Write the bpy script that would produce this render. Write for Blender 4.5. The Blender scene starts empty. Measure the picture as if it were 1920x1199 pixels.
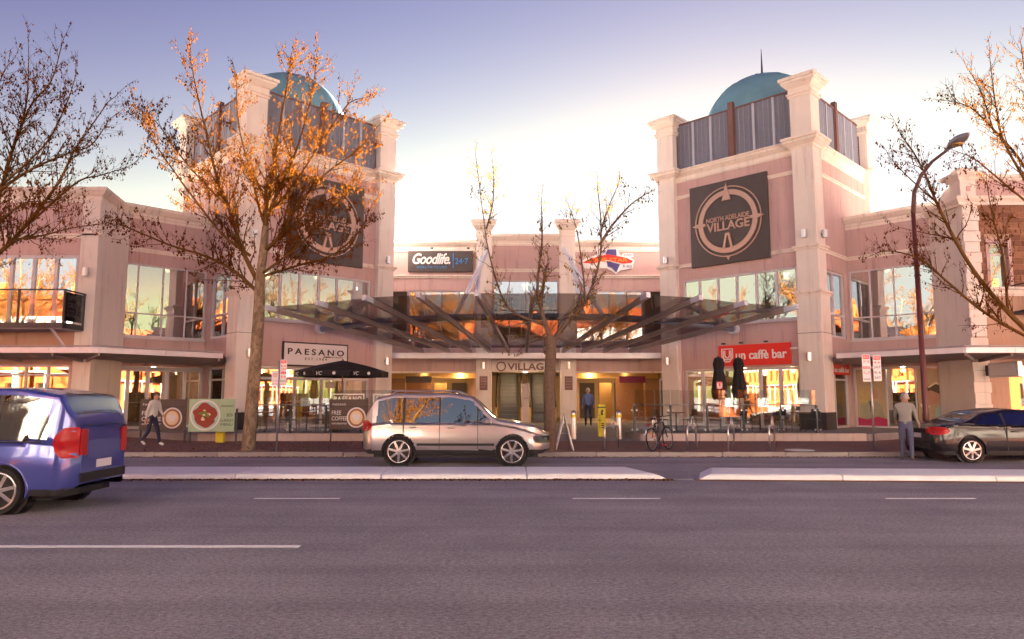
import bpy, bmesh, math, random
from mathutils import Vector, Matrix
R = math.radians
rng = random.Random(7)
scn = bpy.context.scene
COL = scn.collection

# ---------------------------------------------------------------- camera, sky, sun, exposure
CAM_H = 1.7
cam_d = bpy.data.cameras.new('camera')
cam = bpy.data.objects.new('camera', cam_d); COL.objects.link(cam)
cam_d.sensor_width = 36.0
cam_d.lens = 1326.5 / 1920 * 36
cam_d.clip_end = 3000
PITCH = 0.1091
cam.location = (0, 0, CAM_H); cam.rotation_euler = (math.pi / 2 + PITCH, 0, 0)
scn.camera = cam

SUN_AZ, SUN_EL = R(17), R(9.5)
world = bpy.data.worlds.new('World'); scn.world = world; world.use_nodes = True
wn = world.node_tree; wn.nodes.clear()
sky = wn.nodes.new('ShaderNodeTexSky'); sky.sky_type = 'NISHITA'; sky.sun_disc = False
sky.sun_elevation = SUN_EL; sky.sun_rotation = SUN_AZ
sky.altitude = 50; sky.air_density = 1.0; sky.dust_density = .05; sky.ozone_density = 3.0
bg = wn.nodes.new('ShaderNodeBackground'); bg.inputs[1].default_value = 0.05
wo = wn.nodes.new('ShaderNodeOutputWorld')
sp_ = wn.nodes.new('ShaderNodeSeparateColor'); cb_ = wn.nodes.new('ShaderNodeCombineColor'); wn.links.new(sky.outputs[0], sp_.inputs[0])
for i_, (g_, k_) in enumerate(((2.25, .4177), (2.5, .0753), (1.45, .0940))):      # tone of the whole sky, the same in every direction
    pw_ = wn.nodes.new('ShaderNodeMath'); pw_.operation = 'POWER'; pw_.inputs[1].default_value = g_; ml_ = wn.nodes.new('ShaderNodeMath'); ml_.operation = 'MULTIPLY'; ml_.inputs[1].default_value = k_
    wn.links.new(sp_.outputs[i_], pw_.inputs[0]); wn.links.new(pw_.outputs[0], ml_.inputs[0]); wn.links.new(ml_.outputs[0], cb_.inputs[i_])
dk = wn.nodes.new('ShaderNodeMix'); dk.data_type = 'RGBA'; dk.blend_type = 'DARKEN'; dk.inputs[0].default_value = 1; dk.inputs[7].default_value = (1.08, 1.06, 1.06, 1)
wn.links.new(cb_.outputs[0], dk.inputs[6]); wn.links.new(dk.outputs[2], bg.inputs[0]); wn.links.new(bg.outputs[0], wo.inputs[0])
sd = bpy.data.lights.new('sun', 'SUN'); sd.energy = 5.0; sd.angle = R(0.6); sd.color = (1.0, 0.885, 0.77)
sun = bpy.data.objects.new('sun', sd); COL.objects.link(sun)
S = Vector((math.sin(SUN_AZ) * math.cos(SUN_EL), math.cos(SUN_AZ) * math.cos(SUN_EL), math.sin(SUN_EL)))
sun.rotation_euler = S.to_track_quat('Z', 'Y').to_euler(); sun.location = S * 80
scn.view_settings.view_transform = 'Standard'; scn.view_settings.look = 'None'
scn.view_settings.exposure = 4.5; scn.view_settings.gamma = 1.0
scn.render.engine = 'CYCLES'
scn.cycles.max_bounces = 10; scn.cycles.transparent_max_bounces = 16

# ---------------------------------------------------------------- materials
def new_mat(name):
    m = bpy.data.materials.new(name); m.use_nodes = True
    nt = m.node_tree; b = nt.nodes['Principled BSDF']
    return m, nt, b
def mixc(nt, a, b, fac, bt='MIX'):
    n = nt.nodes.new('ShaderNodeMix'); n.data_type = 'RGBA'; n.blend_type = bt
    for i, v in ((6, a), (7, b)):
        if isinstance(v, (tuple, list)): n.inputs[i].default_value = (*v[:3], 1)
        else: nt.links.new(v, n.inputs[i])
    if isinstance(fac, (int, float)): n.inputs[0].default_value = fac
    else: nt.links.new(fac, n.inputs[0])
    return n.outputs[2]
def noise(nt, scale, detail=4, rough=.55, vec=None, dist=0):
    n = nt.nodes.new('ShaderNodeTexNoise'); n.inputs['Scale'].default_value = scale
    n.inputs['Detail'].default_value = detail; n.inputs['Roughness'].default_value = rough
    n.inputs['Distortion'].default_value = dist
    if vec is not None: nt.links.new(vec, n.inputs['Vector'])
    return n.outputs[0]
def ramp(nt, src, p0, p1, c0=(0, 0, 0), c1=(1, 1, 1)):
    n = nt.nodes.new('ShaderNodeValToRGB'); e = n.color_ramp.elements
    e[0].position = p0; e[1].position = p1; e[0].color = (*c0, 1); e[1].color = (*c1, 1)
    nt.links.new(src, n.inputs[0]); return n.outputs[0]
def coords(nt, scale=(1, 1, 1), rot=(0, 0, 0), kind='Object'):
    t = nt.nodes.new('ShaderNodeTexCoord'); mp = nt.nodes.new('ShaderNodeMapping')
    mp.inputs['Scale'].default_value = scale; mp.inputs['Rotation'].default_value = rot
    nt.links.new(t.outputs[kind], mp.inputs[0]); return mp.outputs[0]
def bump(nt, b, h, strength=.2, dist=.02):
    n = nt.nodes.new('ShaderNodeBump'); n.inputs['Strength'].default_value = strength
    n.inputs['Distance'].default_value = dist
    nt.links.new(h, n.inputs['Height']); nt.links.new(n.outputs[0], b.inputs['Normal'])
M = {}
def plain(name, col, rough=.6, metal=0, var=.12, scale=6, bmp=0, bscale=60, spec=.5, coat=0):
    m, nt, b = new_mat(name)
    v = coords(nt)
    n = noise(nt, scale, 5, .6, v)
    c = mixc(nt, tuple(x * (1 - var) for x in col), tuple(min(1, x * (1 + var)) for x in col), n)
    nt.links.new(c, b.inputs['Base Color'])
    b.inputs['Roughness'].default_value = rough; b.inputs['Metallic'].default_value = metal
    b.inputs['Specular IOR Level'].default_value = spec
    if coat: b.inputs['Coat Weight'].default_value = coat; b.inputs['Coat Roughness'].default_value = .05
    if bmp: bump(nt, b, noise(nt, bscale, 4, .6, v), bmp, .01)
    M[name] = m; return m
def stucco(name, col, dirt=(0.13, .09, .075), amt=.5):
    m, nt, b = new_mat(name)
    v = coords(nt); vs = coords(nt, (1.6, 1.6, .12))
    c = mixc(nt, tuple(x * .86 for x in col), tuple(min(1, x * 1.1) for x in col), noise(nt, .8, 6, .6, v))
    c = mixc(nt, c, tuple(x * .8 for x in col), ramp(nt, noise(nt, 1.3, 6, .65, vs), .5, .8))
    st = nt.nodes.new('ShaderNodeMath'); st.operation = 'MULTIPLY'; st.inputs[1].default_value = min(1, amt * 1.3)
    nt.links.new(ramp(nt, noise(nt, 2.6, 8, .75, vs), .56, .76), st.inputs[0])
    c = mixc(nt, c, dirt, st.outputs[0])
    c = mixc(nt, c, tuple(x * .72 for x in col), ramp(nt, noise(nt, 55, 3, .6, v), .62, .8))
    nt.links.new(c, b.inputs['Base Color']); b.inputs['Roughness'].default_value = .88
    b.inputs['Specular IOR Level'].default_value = .25
    bump(nt, b, noise(nt, 45, 5, .65, v), .25, .012)
    M[name] = m
def emis(name, col, strength):
    m, nt, b = new_mat(name)
    b.inputs['Base Color'].default_value = (*col, 1)
    b.inputs['Emission Color'].default_value = (*col, 1); b.inputs['Emission Strength'].default_value = strength
    M[name] = m
def glass(name, tint, refl, rough=.005, wav=0.0, gmax=1.0):
    m, nt, b = new_mat(name); nt.nodes.remove(b)
    out = nt.nodes['Material Output']
    tr = nt.nodes.new('ShaderNodeBsdfTransparent'); tr.inputs[0].default_value = (*tint, 1)
    gl = nt.nodes.new('ShaderNodeBsdfGlossy'); gl.inputs[0].default_value = (.97, 1, 1, 1); gl.inputs[1].default_value = rough
    lw = nt.nodes.new('ShaderNodeLayerWeight'); lw.inputs[0].default_value = .25
    mr = nt.nodes.new('ShaderNodeMapRange'); mr.inputs[3].default_value = refl; mr.inputs[4].default_value = gmax
    nt.links.new(lw.outputs[0], mr.inputs[0])
    mx = nt.nodes.new('ShaderNodeMixShader')
    nt.links.new(mr.outputs[0], mx.inputs[0]); nt.links.new(tr.outputs[0], mx.inputs[1]); nt.links.new(gl.outputs[0], mx.inputs[2])
    if wav:
        n = nt.nodes.new('ShaderNodeBump'); n.inputs['Strength'].default_value = wav; n.inputs['Distance'].default_value = .02
        nt.links.new(noise(nt, 1.1, 2, .4, coords(nt)), n.inputs['Height']); nt.links.new(n.outputs[0], gl.inputs['Normal'])
    nt.links.new(mx.outputs[0], out.inputs[0]); M[name] = m

stucco('pink', (.565, .395, .38)); stucco('cream', (.77, .71, .66), (.24, .15, .11), .4)
stucco('trim', (.80, .72, .65), (.16, .10, .07), .6); stucco('sandstone', (.76, .68, .57), (.1, .07, .05), .5)
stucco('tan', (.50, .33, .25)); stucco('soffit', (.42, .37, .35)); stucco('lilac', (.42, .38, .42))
plain('frame', (.56, .54, .58), .4, 0, .08); plain('dark_metal', (.05, .055, .06), .45, .3)
plain('steel', (.62, .62, .64), .28, .9, .1, 20); plain('gal', (.42, .42, .45), .4, .7, .2, 10)
plain('beam', (.34, .29, .275), .45, .2, .18, 4, .1); plain('bluesteel', (.20, .23, .32), .4, .1, .15, 4)
plain('whitesteel', (.66, .70, .78), .4, .1, .12, 6); plain('fascia', (.74, .72, .77), .45, .2, .15, 3)
plain('sign_dark', (.075, .062, .060), .5, .2, .15, 3); plain('rosegold', (.55, .36, .29), .35, .6, .12, 8)
plain('charcoal', (.045, .042, .045), .5, 0, .25, 5); plain('white', (.80, .80, .80), .5, 0, .04); plain('cyan', (.03, .28, .70), .5)
plain('red', (.74, .018, .014), .4, 0, .08, 3); plain('black', (.012, .012, .014), .5); plain('blackcloth', (.014, .014, .017), .85, 0, .3, 12, .2, 40)
plain('yellow', (.75, .62, .02), .5, 0, .08, 6); plain('dome', (.16, .33, .41), .55, 0, .3, 1.2); plain('redbrown', (.13, .035, .035), .4, .1)
plain('louvre', (.46, .49, .58), .5, .2, .15); plain('louvre_dark', (.30, .33, .43), .6, .1); plain('postbrown', (.17, .09, .08), .6)
plain('terrac', (.5, .2, .1)); plain('tile', (.50, .42, .38), .55, 0, .14, 3, .1); plain('paver_grey', (.24, .22, .23), .8, 0, .25, 3, .15)
plain('whitepaint', (.86, .90, .94), .7, 0, .14, 5, .2); plain('concrete', (.34, .31, .29), .85, 0, .22, 4, .2)
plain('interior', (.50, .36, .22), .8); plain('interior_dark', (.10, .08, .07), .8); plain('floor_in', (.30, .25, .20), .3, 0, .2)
plain('ceiling_in', (.62, .55, .45), .8); plain('wood', (.26, .12, .05), .45, 0, .35, 9); plain('rubber', (.012, .012, .012), .8, 0, .2)
plain('brass', (.55, .34, .13), .35, .8); plain('esc', (.11, .115, .125), .5, .3); plain('pinkred', (.45, .03, .10), .6)
plain('skin', (.50, .27, .18), .6); plain('hair', (.12, .085, .06), .8); plain('grey_hair', (.42, .38, .34), .8)
plain('jacket', (.30, .29, .26), .9, 0, .2, 20, .2); plain('jeans', (.10, .11, .19), .9, 0, .25, 20, .2); plain('shirt', (.10, .14, .32), .9, 0, .2)
plain('navy', (.02, .025, .06), .9); plain('shoe', (.20, .17, .15), .8); plain('white_shirt', (.6, .58, .55), .9, 0, .1)
plain('car_black', (.010, .009, .016), .25, 0, .1, 4, 0, 60, .3, .35); plain('car_blue', (.06, .08, .36), .22, .35, .1, 4, 0, 60, .5, 1)
plain('car_silver', (.38, .35, .36), .28, .7, .05, 4, 0, 60, .5, 1); plain('tail_red', (.42, .008, .014), .3, 0, .05, 5, 0, 60, .3, 0); plain('alloy', (.6, .6, .62), .25, .9, .05)
plain('orange', (.8, .25, .02), .4); plain('green', (.08, .2, .04), .7); plain('meat', (.30, .035, .015), .5, 0, .5, 30); plain('salad', (.16, .22, .03), .6, 0, .6, 40)
plain('banner_green', (.38, .52, .34), .7); plain('banner_brown', (.10, .075, .06), .7, 0, .3, 2); plain('coffee', (.35, .18, .06), .5); plain('crema', (.75, .62, .42), .5)
plain('signwhite', (.74, .72, .74), .5, 0, .05); plain('mint', (.40, .58, .50), .8); plain('blond', (.50, .36, .16), .8, 0, .4, 14); plain('olive', (.34, .32, .22), .9, 0, .2)
plain('purple', (.07, .05, .22), .5); plain('maroon', (.20, .01, .06), .6); plain('manhole', (.5, .5, .52), .5); plain('dirt', (.30, .18, .11), .95, 0, .4, 12, .4)
glass('glass_up', (.50, .52, .52), .60, .004, .03); glass('glass_low', (.72, .70, .66), .30, .004, .03); glass('glass_clear', (.90, .93, .91), .07)
glass('glass_canopy', (.58, .545, .54), .05, .005, 0, .26); glass('car_glass', (.10, .11, .12), .22); glass('glass_rail', (.90, .93, .92), .07)
emis('downlight', (1.0, .82, .55), 3); emis('glow_orange', (1.0, .50, .12), .5); emis('lightbox', (1.0, .80, .55), 1.1)

stucco('opp_stone', (.34, .075, .014), (.12, .04, .015), .5); stucco('opp_tile', (.26, .05, .010))
# asphalt
m, nt, b = new_mat('asphalt'); v = coords(nt); vl = coords(nt, (.035, 1.3, 1)); vs = coords(nt, (.6, 1, 1)); vw = coords(nt, (.02, .55, 1))
c = mixc(nt, (.14, .133, .155), (.61, .60, .675), ramp(nt, noise(nt, 34, 3, .85, vs), .28, .74))
c = mixc(nt, c, (.10, .095, .108), ramp(nt, noise(nt, 75, 3, .7, v), .56, .66))
c = mixc(nt, c, (.74, .72, .75), ramp(nt, noise(nt, 52, 2, .5, v), .68, .73))
c = mixc(nt, c, ramp(nt, noise(nt, 1.0, 6, .6, vl), .35, .75, (1.12, 1.12, 1.12), (.80, .79, .80)), 1, 'MULTIPLY')
c = mixc(nt, c, ramp(nt, noise(nt, .5, 6, .65, v), .35, .7, (.84, .84, .84), (1.14, 1.13, 1.13)), 1, 'MULTIPLY')
sp = nt.nodes.new('ShaderNodeMath'); sp.operation = 'MULTIPLY'; sp.inputs[1].default_value = .75
nt.links.new(ramp(nt, noise(nt, 2.2, 8, .75, coords(nt, (.5, 1.7, 1))), .69, .74), sp.inputs[0]); c = mixc(nt, c, (.05, .046, .058), sp.outputs[0])
nt.links.new(c, b.inputs['Base Color']); b.inputs['Roughness'].default_value = .8; b.inputs['Specular IOR Level'].default_value = .3
bump(nt, b, noise(nt, 40, 4, .8, v), 1.0, .03); M['asphalt'] = m
m, nt, b = new_mat('linepaint'); v = coords(nt)
c = mixc(nt, (.88, .91, .94), (.30, .28, .32), ramp(nt, noise(nt, 26, 5, .75, v), .60, .70)); c = mixc(nt, c, (.62, .62, .64), ramp(nt, noise(nt, 3, 5, .6, v), .5, .8))
nt.links.new(c, b.inputs['Base Color']); b.inputs['Roughness'].default_value = .7; M['linepaint'] = m
# red-brown clay pavers
m, nt, b = new_mat('pavers'); v = coords(nt)
bt = nt.nodes.new('ShaderNodeTexBrick'); nt.links.new(v, bt.inputs['Vector'])
bt.inputs['Scale'].default_value = 4.4; bt.inputs['Mortar Size'].default_value = .012
bt.inputs['Color1'].default_value = (.20, .085, .075, 1); bt.inputs['Color2'].default_value = (.28, .125, .105, 1); bt.inputs['Mortar'].default_value = (.07, .05, .045, 1)
c = mixc(nt, bt.outputs[0], (.14, .09, .09), ramp(nt, noise(nt, 1.2, 6, .6, v), .45, .8))
nt.links.new(c, b.inputs['Base Color']); b.inputs['Roughness'].default_value = .75; M['pavers'] = m
# plane-tree bark
m, nt, b = new_mat('bark'); v = coords(nt, (1, 1, .45))
vo = nt.nodes.new('ShaderNodeTexVoronoi'); vo.inputs['Scale'].default_value = 7; nt.links.new(v, vo.inputs['Vector'])
c = mixc(nt, (.15, .10, .06), (.32, .235, .15), ramp(nt, noise(nt, 6, 5, .6, v, 1.2), .40, .60))
c = mixc(nt, c, (.09, .07, .055), ramp(nt, noise(nt, 14, 4, .6, v, .8), .60, .68))
nt.links.new(c, b.inputs['Base Color']); b.inputs['Roughness'].default_value = .85; bump(nt, b, noise(nt, 22, 4, .6, v, .8), .5, .02); M['bark'] = m
plain('limb_bark', (.15, .078, .027), 1, 0, .4, 8, .4, 20, 0); plain('bark_dark', (.15, .10, .07), .9, 0, .65, 16, .9, 22); plain('twig', (.09, .037, .009), 1, 0, .3, 3, 0, 60, 0)
def leafmat(name, c1, c2):
    m, nt, b = new_mat(name)
    c = mixc(nt, c1, c2, ramp(nt, noise(nt, 3.5, 3, .6, coords(nt)), .35, .65)); nt.links.new(c, b.inputs['Base Color'])
    b.inputs['Roughness'].default_value = 1; b.inputs['Specular IOR Level'].default_value = 0
    t = nt.nodes.new('ShaderNodeBsdfTranslucent'); nt.links.new(c, t.inputs[0])
    mx = nt.nodes.new('ShaderNodeMixShader'); mx.inputs[0].default_value = .33
    nt.links.new(b.outputs[0], mx.inputs[1]); nt.links.new(t.outputs[0], mx.inputs[2]); nt.links.new(mx.outputs[0], nt.nodes['Material Output'].inputs[0]); M[name] = m
leafmat('leaf_dry', (.20, .066, .007), (.11, .034, .006)); leafmat('leaf_green', (.22, .20, .03), (.26, .12, .03))
m, nt, b = new_mat('redstone'); v = coords(nt)
oi = nt.nodes.new('ShaderNodeObjectInfo')
c = mixc(nt, (.17, .075, .045), (.32, .16, .095), oi.outputs['Random']); c = mixc(nt, c, (.12, .06, .04), ramp(nt, noise(nt, 5, 5, .6, v), .5, .75))
nt.links.new(c, b.inputs['Base Color']); b.inputs['Roughness'].default_value = .9; bump(nt, b, noise(nt, 16, 5, .7, v), .6, .03); M['redstone'] = m

# ---------------------------------------------------------------- mesh helpers
class Fr:
    """a vertical face frame: u along the wall, n out of it, z up"""
    def __init__(s, o, u, n): s.o = Vector((o[0], o[1], 0)); s.u = Vector((u[0], u[1], 0)); s.n = Vector((n[0], n[1], 0))
    def p(s, u, n, z): return s.o + s.u * u + s.n * n + Vector((0, 0, z))
W = Fr((0, 0), (1, 0), (0, 1))
def wloc(o):
    v = Vector((0, 0, 0))
    while o is not None: v += o.location; o = o.parent
    return v
class MB:
    def __init__(s): s.v = []; s.f = []
    def add(s, vs, fs):
        k = len(s.v); s.v += [Vector(q) for q in vs]; s.f += [tuple(i + k for i in f) for f in fs]; return s
    def box(s, F, u0, u1, n0, n1, z0, z1):
        vs = [F.p(u, n, z) for z in (z0, z1) for n in (n0, n1) for u in (u0, u1)]
        return s.add(vs, [(0, 1, 3, 2), (4, 6, 7, 5), (0, 4, 5, 1), (2, 3, 7, 6), (0, 2, 6, 4), (1, 5, 7, 3)])
    def obox(s, c, ax, h):   # oriented box: centre, 3 axes, half sizes
        a = [Vector(q).normalized() * k for q, k in zip(ax, h)]; c = Vector(c)
        vs = [c + a[0] * i + a[1] * j + a[2] * k for k in (-1, 1) for j in (-1, 1) for i in (-1, 1)]
        return s.add(vs, [(0, 1, 3, 2), (4, 6, 7, 5), (0, 4, 5, 1), (2, 3, 7, 6), (0, 2, 6, 4), (1, 5, 7, 3)])
    def bar(s, a, b, w, h, up=(0, 0, 1)):
        a = Vector(a); b = Vector(b); d = b - a; side = d.cross(Vector(up)).normalized(); u2 = side.cross(d).normalized()
        return s.obox((a + b) / 2, (d, side, u2), (d.length / 2, w / 2, h / 2))
    def tube(s, pts, rads, n=8, cap=True):
        pts = [Vector(q) for q in pts]
        if not isinstance(rads, (list, tuple)): rads = [rads] * len(pts)
        k0 = len(s.v); ref = None
        for i, q in enumerate(pts):
            d = (pts[min(i + 1, len(pts) - 1)] - pts[max(i - 1, 0)])
            d = d.normalized() if d.length > 1e-9 else Vector((0, 0, 1))
            if ref is None: ref = d.orthogonal().normalized()
            a = ref - d * ref.dot(d); a = a.normalized() if a.length > 1e-6 else d.orthogonal().normalized(); ref = a
            b2 = d.cross(a)
            for j in range(n):
                t = 2 * math.pi * j / n; s.v.append(q + (a * math.cos(t) + b2 * math.sin(t)) * rads[i])
        for i in range(len(pts) - 1):
            for j in range(n):
                j2 = (j + 1) % n; s.f.append((k0 + i * n + j, k0 + i * n + j2, k0 + (i + 1) * n + j2, k0 + (i + 1) * n + j))
        if cap: s.f.append(tuple(k0 + j for j in range(n))[::-1]); s.f.append(tuple(k0 + (len(pts) - 1) * n + j for j in range(n)))
        return s
    def lathe(s, prof, c=(0, 0, 0), n=20, ax='z'):
        c = Vector(c); k0 = len(s.v)
        for r, z in prof:
            for j in range(n):
                t = 2 * math.pi * j / n
                q = Vector((r * math.cos(t), r * math.sin(t), z))
                if ax == 'y': q = Vector((q.x, q.z, q.y))
                s.v.append(c + q)
        for i in range(len(prof) - 1):
            for j in range(n):
                j2 = (j + 1) % n; s.f.append((k0 + i * n + j, k0 + i * n + j2, k0 + (i + 1) * n + j2, k0 + (i + 1) * n + j))
        s.f.append(tuple(k0 + j for j in range(n))[::-1]); s.f.append(tuple(k0 + (len(prof) - 1) * n + j for j in range(n)))
        return s
    def torus(s, c, axis, R0, r, n=28, k=7, a0=0, a1=2 * math.pi):
        c = Vector(c); ax = Vector(axis).normalized(); e = ax.orthogonal().normalized(); g = ax.cross(e)
        full = abs(a1 - a0 - 2 * math.pi) < 1e-6; N = n if full else n + 1; k0 = len(s.v)
        for i in range(N):
            t = a0 + (a1 - a0) * i / n; d = e * math.cos(t) + g * math.sin(t)
            for j in range(k):
                q = 2 * math.pi * j / k; s.v.append(c + d * (R0 + r * math.cos(q)) + ax * r * math.sin(q))
        for i in range(n):
            i2 = (i + 1) % N
            for j in range(k):
                j2 = (j + 1) % k; s.f.append((k0 + i * k + j, k0 + i2 * k + j, k0 + i2 * k + j2, k0 + i * k + j2))
        return s
    def sweep(s, path, prof, closed=False, side=1):
        """prof [(out,z)] carried along plan path, mitred; out>0 to the right of travel (side=1)"""
        P = [Vector((q[0], q[1])) for q in path]; n = len(P); rows = []
        for i in range(n):
            if closed: a, b2 = P[i - 1], P[(i + 1) % n]
            else: a, b2 = (P[i - 1] if i else None), (P[i + 1] if i < n - 1 else None)
            ds = []
            if a is not None: ds.append((P[i] - a).normalized())
            if b2 is not None: ds.append((b2 - P[i]).normalized())
            ns = [Vector((d.y, -d.x)) * side for d in ds]; m = sum(ns, Vector((0, 0))) / len(ns)
            m = m / max(m.dot(ns[0]), .3) if len(ns) > 1 else m
            rows.append([Vector((P[i].x + m.x * o, P[i].y + m.y * o, z)) for o, z in prof])
        k = len(prof); k0 = len(s.v)
        for r in rows: s.v += r
        for i in range(n if closed else n - 1):
            i2 = (i + 1) % n
            for j in range(k):
                j2 = (j + 1) % k; s.f.append((k0 + i * k + j, k0 + i2 * k + j, k0 + i2 * k + j2, k0 + i * k + j2))
        if not closed: s.f.append(tuple(k0 + j for j in range(k))); s.f.append(tuple(k0 + (n - 1) * k + j for j in range(k))[::-1])
        return s
    def poly(s, F, pts, n0, n1):   # prism of a (u,z) outline between depths n0,n1
        a = [F.p(u, n0, z) for u, z in pts]; b = [F.p(u, n1, z) for u, z in pts]; k = len(pts)
        return s.add(a + b, [tuple(range(k)), tuple(range(2 * k - 1, k - 1, -1))] + [(i, (i + 1) % k, k + (i + 1) % k, k + i) for i in range(k)])
    def slab(s, pts, z0, z1):      # plan polygon
        a = [Vector((x, y, z0)) for x, y in pts]; b = [Vector((x, y, z1)) for x, y in pts]; k = len(pts)
        return s.add(a + b, [tuple(range(k)), tuple(range(2 * k - 1, k - 1, -1))] + [(i, (i + 1) % k, k + (i + 1) % k, k + i) for i in range(k)])
    def wall(s, F, u0, u1, z0, z1, n0, n1, holes=()):
        us = sorted({u0, u1, *[h[0] for h in holes], *[h[1] for h in holes]}); zs = sorted({z0, z1, *[h[2] for h in holes], *[h[3] for h in holes]})
        us = [u for u in us if u0 <= u <= u1]; zs = [z for z in zs if z0 <= z <= z1]
        def solid(i, j):
            if i < 0 or j < 0 or i >= len(us) - 1 or j >= len(zs) - 1: return False
            u = (us[i] + us[i + 1]) / 2; z = (zs[j] + zs[j + 1]) / 2
            return not any(h[0] < u < h[1] and h[2] < z < h[3] for h in holes)
        for i in range(len(us) - 1):
            for j in range(len(zs) - 1):
                if not solid(i, j): continue
                a, b2, c, d = us[i], us[i + 1], zs[j], zs[j + 1]
                vs = [F.p(a, n1, c), F.p(b2, n1, c), F.p(b2, n1, d), F.p(a, n1, d), F.p(a, n0, c), F.p(b2, n0, c), F.p(b2, n0, d), F.p(a, n0, d)]
                fs = [(0, 1, 2, 3), (7, 6, 5, 4)]
                if not solid(i - 1, j): fs.append((4, 0, 3, 7))
                if not solid(i + 1, j): fs.append((1, 5, 6, 2))
                if not solid(i, j - 1): fs.append((4, 5, 1, 0))
                if not solid(i, j + 1): fs.append((3, 2, 6, 7))
                s.add(vs, fs)
        return s
    def mesh(s, name, off=Vector((0, 0, 0)), smooth=False):
        me = bpy.data.meshes.new(name); me.from_pydata([tuple(q - off) for q in s.v], [], s.f)
        bm = bmesh.new(); bm.from_mesh(me); bmesh.ops.recalc_face_normals(bm, faces=bm.faces); bm.to_mesh(me); bm.free()
        if smooth: me.polygons.foreach_set('use_smooth', [True] * len(me.polygons))
        return me
    def build(s, name, mat, parent=None, smooth=False, bevel=0, auto=None):
        off = wloc(parent) if parent is not None else Vector((0, 0, 0))
        me = s.mesh(name, off, smooth); me.materials.append(M[mat])
        o = bpy.data.objects.new(name, me); COL.objects.link(o); o.parent = parent
        if smooth and auto:
            for e in me.edges: pass
            me.set_sharp_from_angle(angle=R(auto))
        if bevel:
            bv = o.modifiers.new('bevel', 'BEVEL'); bv.width = bevel; bv.segments = 2; bv.limit_method = 'ANGLE'
        return o
def tag(o, label=None, cat=None, group=None, kind=None):
    if label: o['label'] = label
    if cat: o['category'] = cat
    if group: o['group'] = group
    if kind: o['kind'] = kind
    return o
def thing(name, loc, label, cat, group=None):
    o = bpy.data.objects.new(name, None); COL.objects.link(o); o.location = loc; o.empty_display_size = .2
    return tag(o, label, cat, group)
def copy_tree(o, parent=None):
    c = o.copy(); COL.objects.link(c); c.parent = parent
    for ch in list(o.children): copy_tree(ch, c)
    return c
def text_mb(F, txt, u0, u1, z0, z1, n, depth=.01, shear=0, space=1.0, bold=0, mb=None):
    cu = bpy.data.curves.new('t', 'FONT'); cu.body = txt; cu.size = 1; cu.shear = shear; cu.space_character = space; cu.offset = bold
    cu.resolution_u = 4
    o = bpy.data.objects.new('t', cu); COL.objects.link(o)
    dg = bpy.context.evaluated_depsgraph_get(); me = bpy.data.meshes.new_from_object(o.evaluated_get(dg))
    vs = [q.co.copy() for q in me.vertices]; fs = [tuple(q.vertices) for q in me.polygons]
    bpy.data.objects.remove(o); bpy.data.curves.remove(cu); bpy.data.meshes.remove(me)
    mb = mb or MB()
    if not vs: return mb
    x0 = min(q.x for q in vs); x1 = max(q.x for q in vs); y0 = min(q.y for q in vs); y1 = max(q.y for q in vs)
    mp = lambda q, nn: F.p(u0 + (q.x - x0) / (x1 - x0) * (u1 - u0), nn, z0 + (q.y - y0) / (y1 - y0) * (z1 - z0))
    k = len(vs); cnt = {}
    for f in fs:
        for i in range(len(f)):
            e = (f[i], f[(i + 1) % len(f)]); cnt[e] = cnt.get(e, 0) + 1
    sides = [(a, b2, b2 + k, a + k) for (a, b2) in cnt if (b2, a) not in cnt]
    mb.add([mp(q, n + depth) for q in vs] + [mp(q, n) for q in vs], fs + sides)
    return mb
def ell(cu, cz, ru, rz, n=24, a0=0, a1=2 * math.pi):
    return [(cu + ru * math.cos(a0 + (a1 - a0) * i / n), cz + rz * math.sin(a0 + (a1 - a0) * i / n)) for i in range(n + (0 if abs(a1 - a0 - 2 * math.pi) < 1e-6 else 1))]
def ring_mb(F, cu, cz, r0, r1, n0, n1, N=48, mb=None):
    mb = mb or MB(); k0 = len(mb.v)
    for i in range(N):
        t = 2 * math.pi * i / N
        for r, n in ((r0, n0), (r1, n0), (r1, n1), (r0, n1)): mb.v.append(F.p(cu + r * math.cos(t), n, cz + r * math.sin(t)))
    for i in range(N):
        i2 = (i + 1) % N
        for j in range(4): mb.f.append((k0 + i * 4 + j, k0 + i2 * 4 + j, k0 + i2 * 4 + (j + 1) % 4, k0 + i * 4 + (j + 1) % 4))
    return mb
# pixel of the 1920x1199 photograph -> point at depth Y (used to measure positions in the place)
FPX = 1326.5
def aty(x, y, Y):
    a = (x - 960) / FPX; b = (599.5 - y) / FPX
    r = Vector((a, math.cos(PITCH) - b * math.sin(PITCH), math.sin(PITCH) + b * math.cos(PITCH)))
    return Vector((0, 0, CAM_H)) + r * (Y / r.y)
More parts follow.
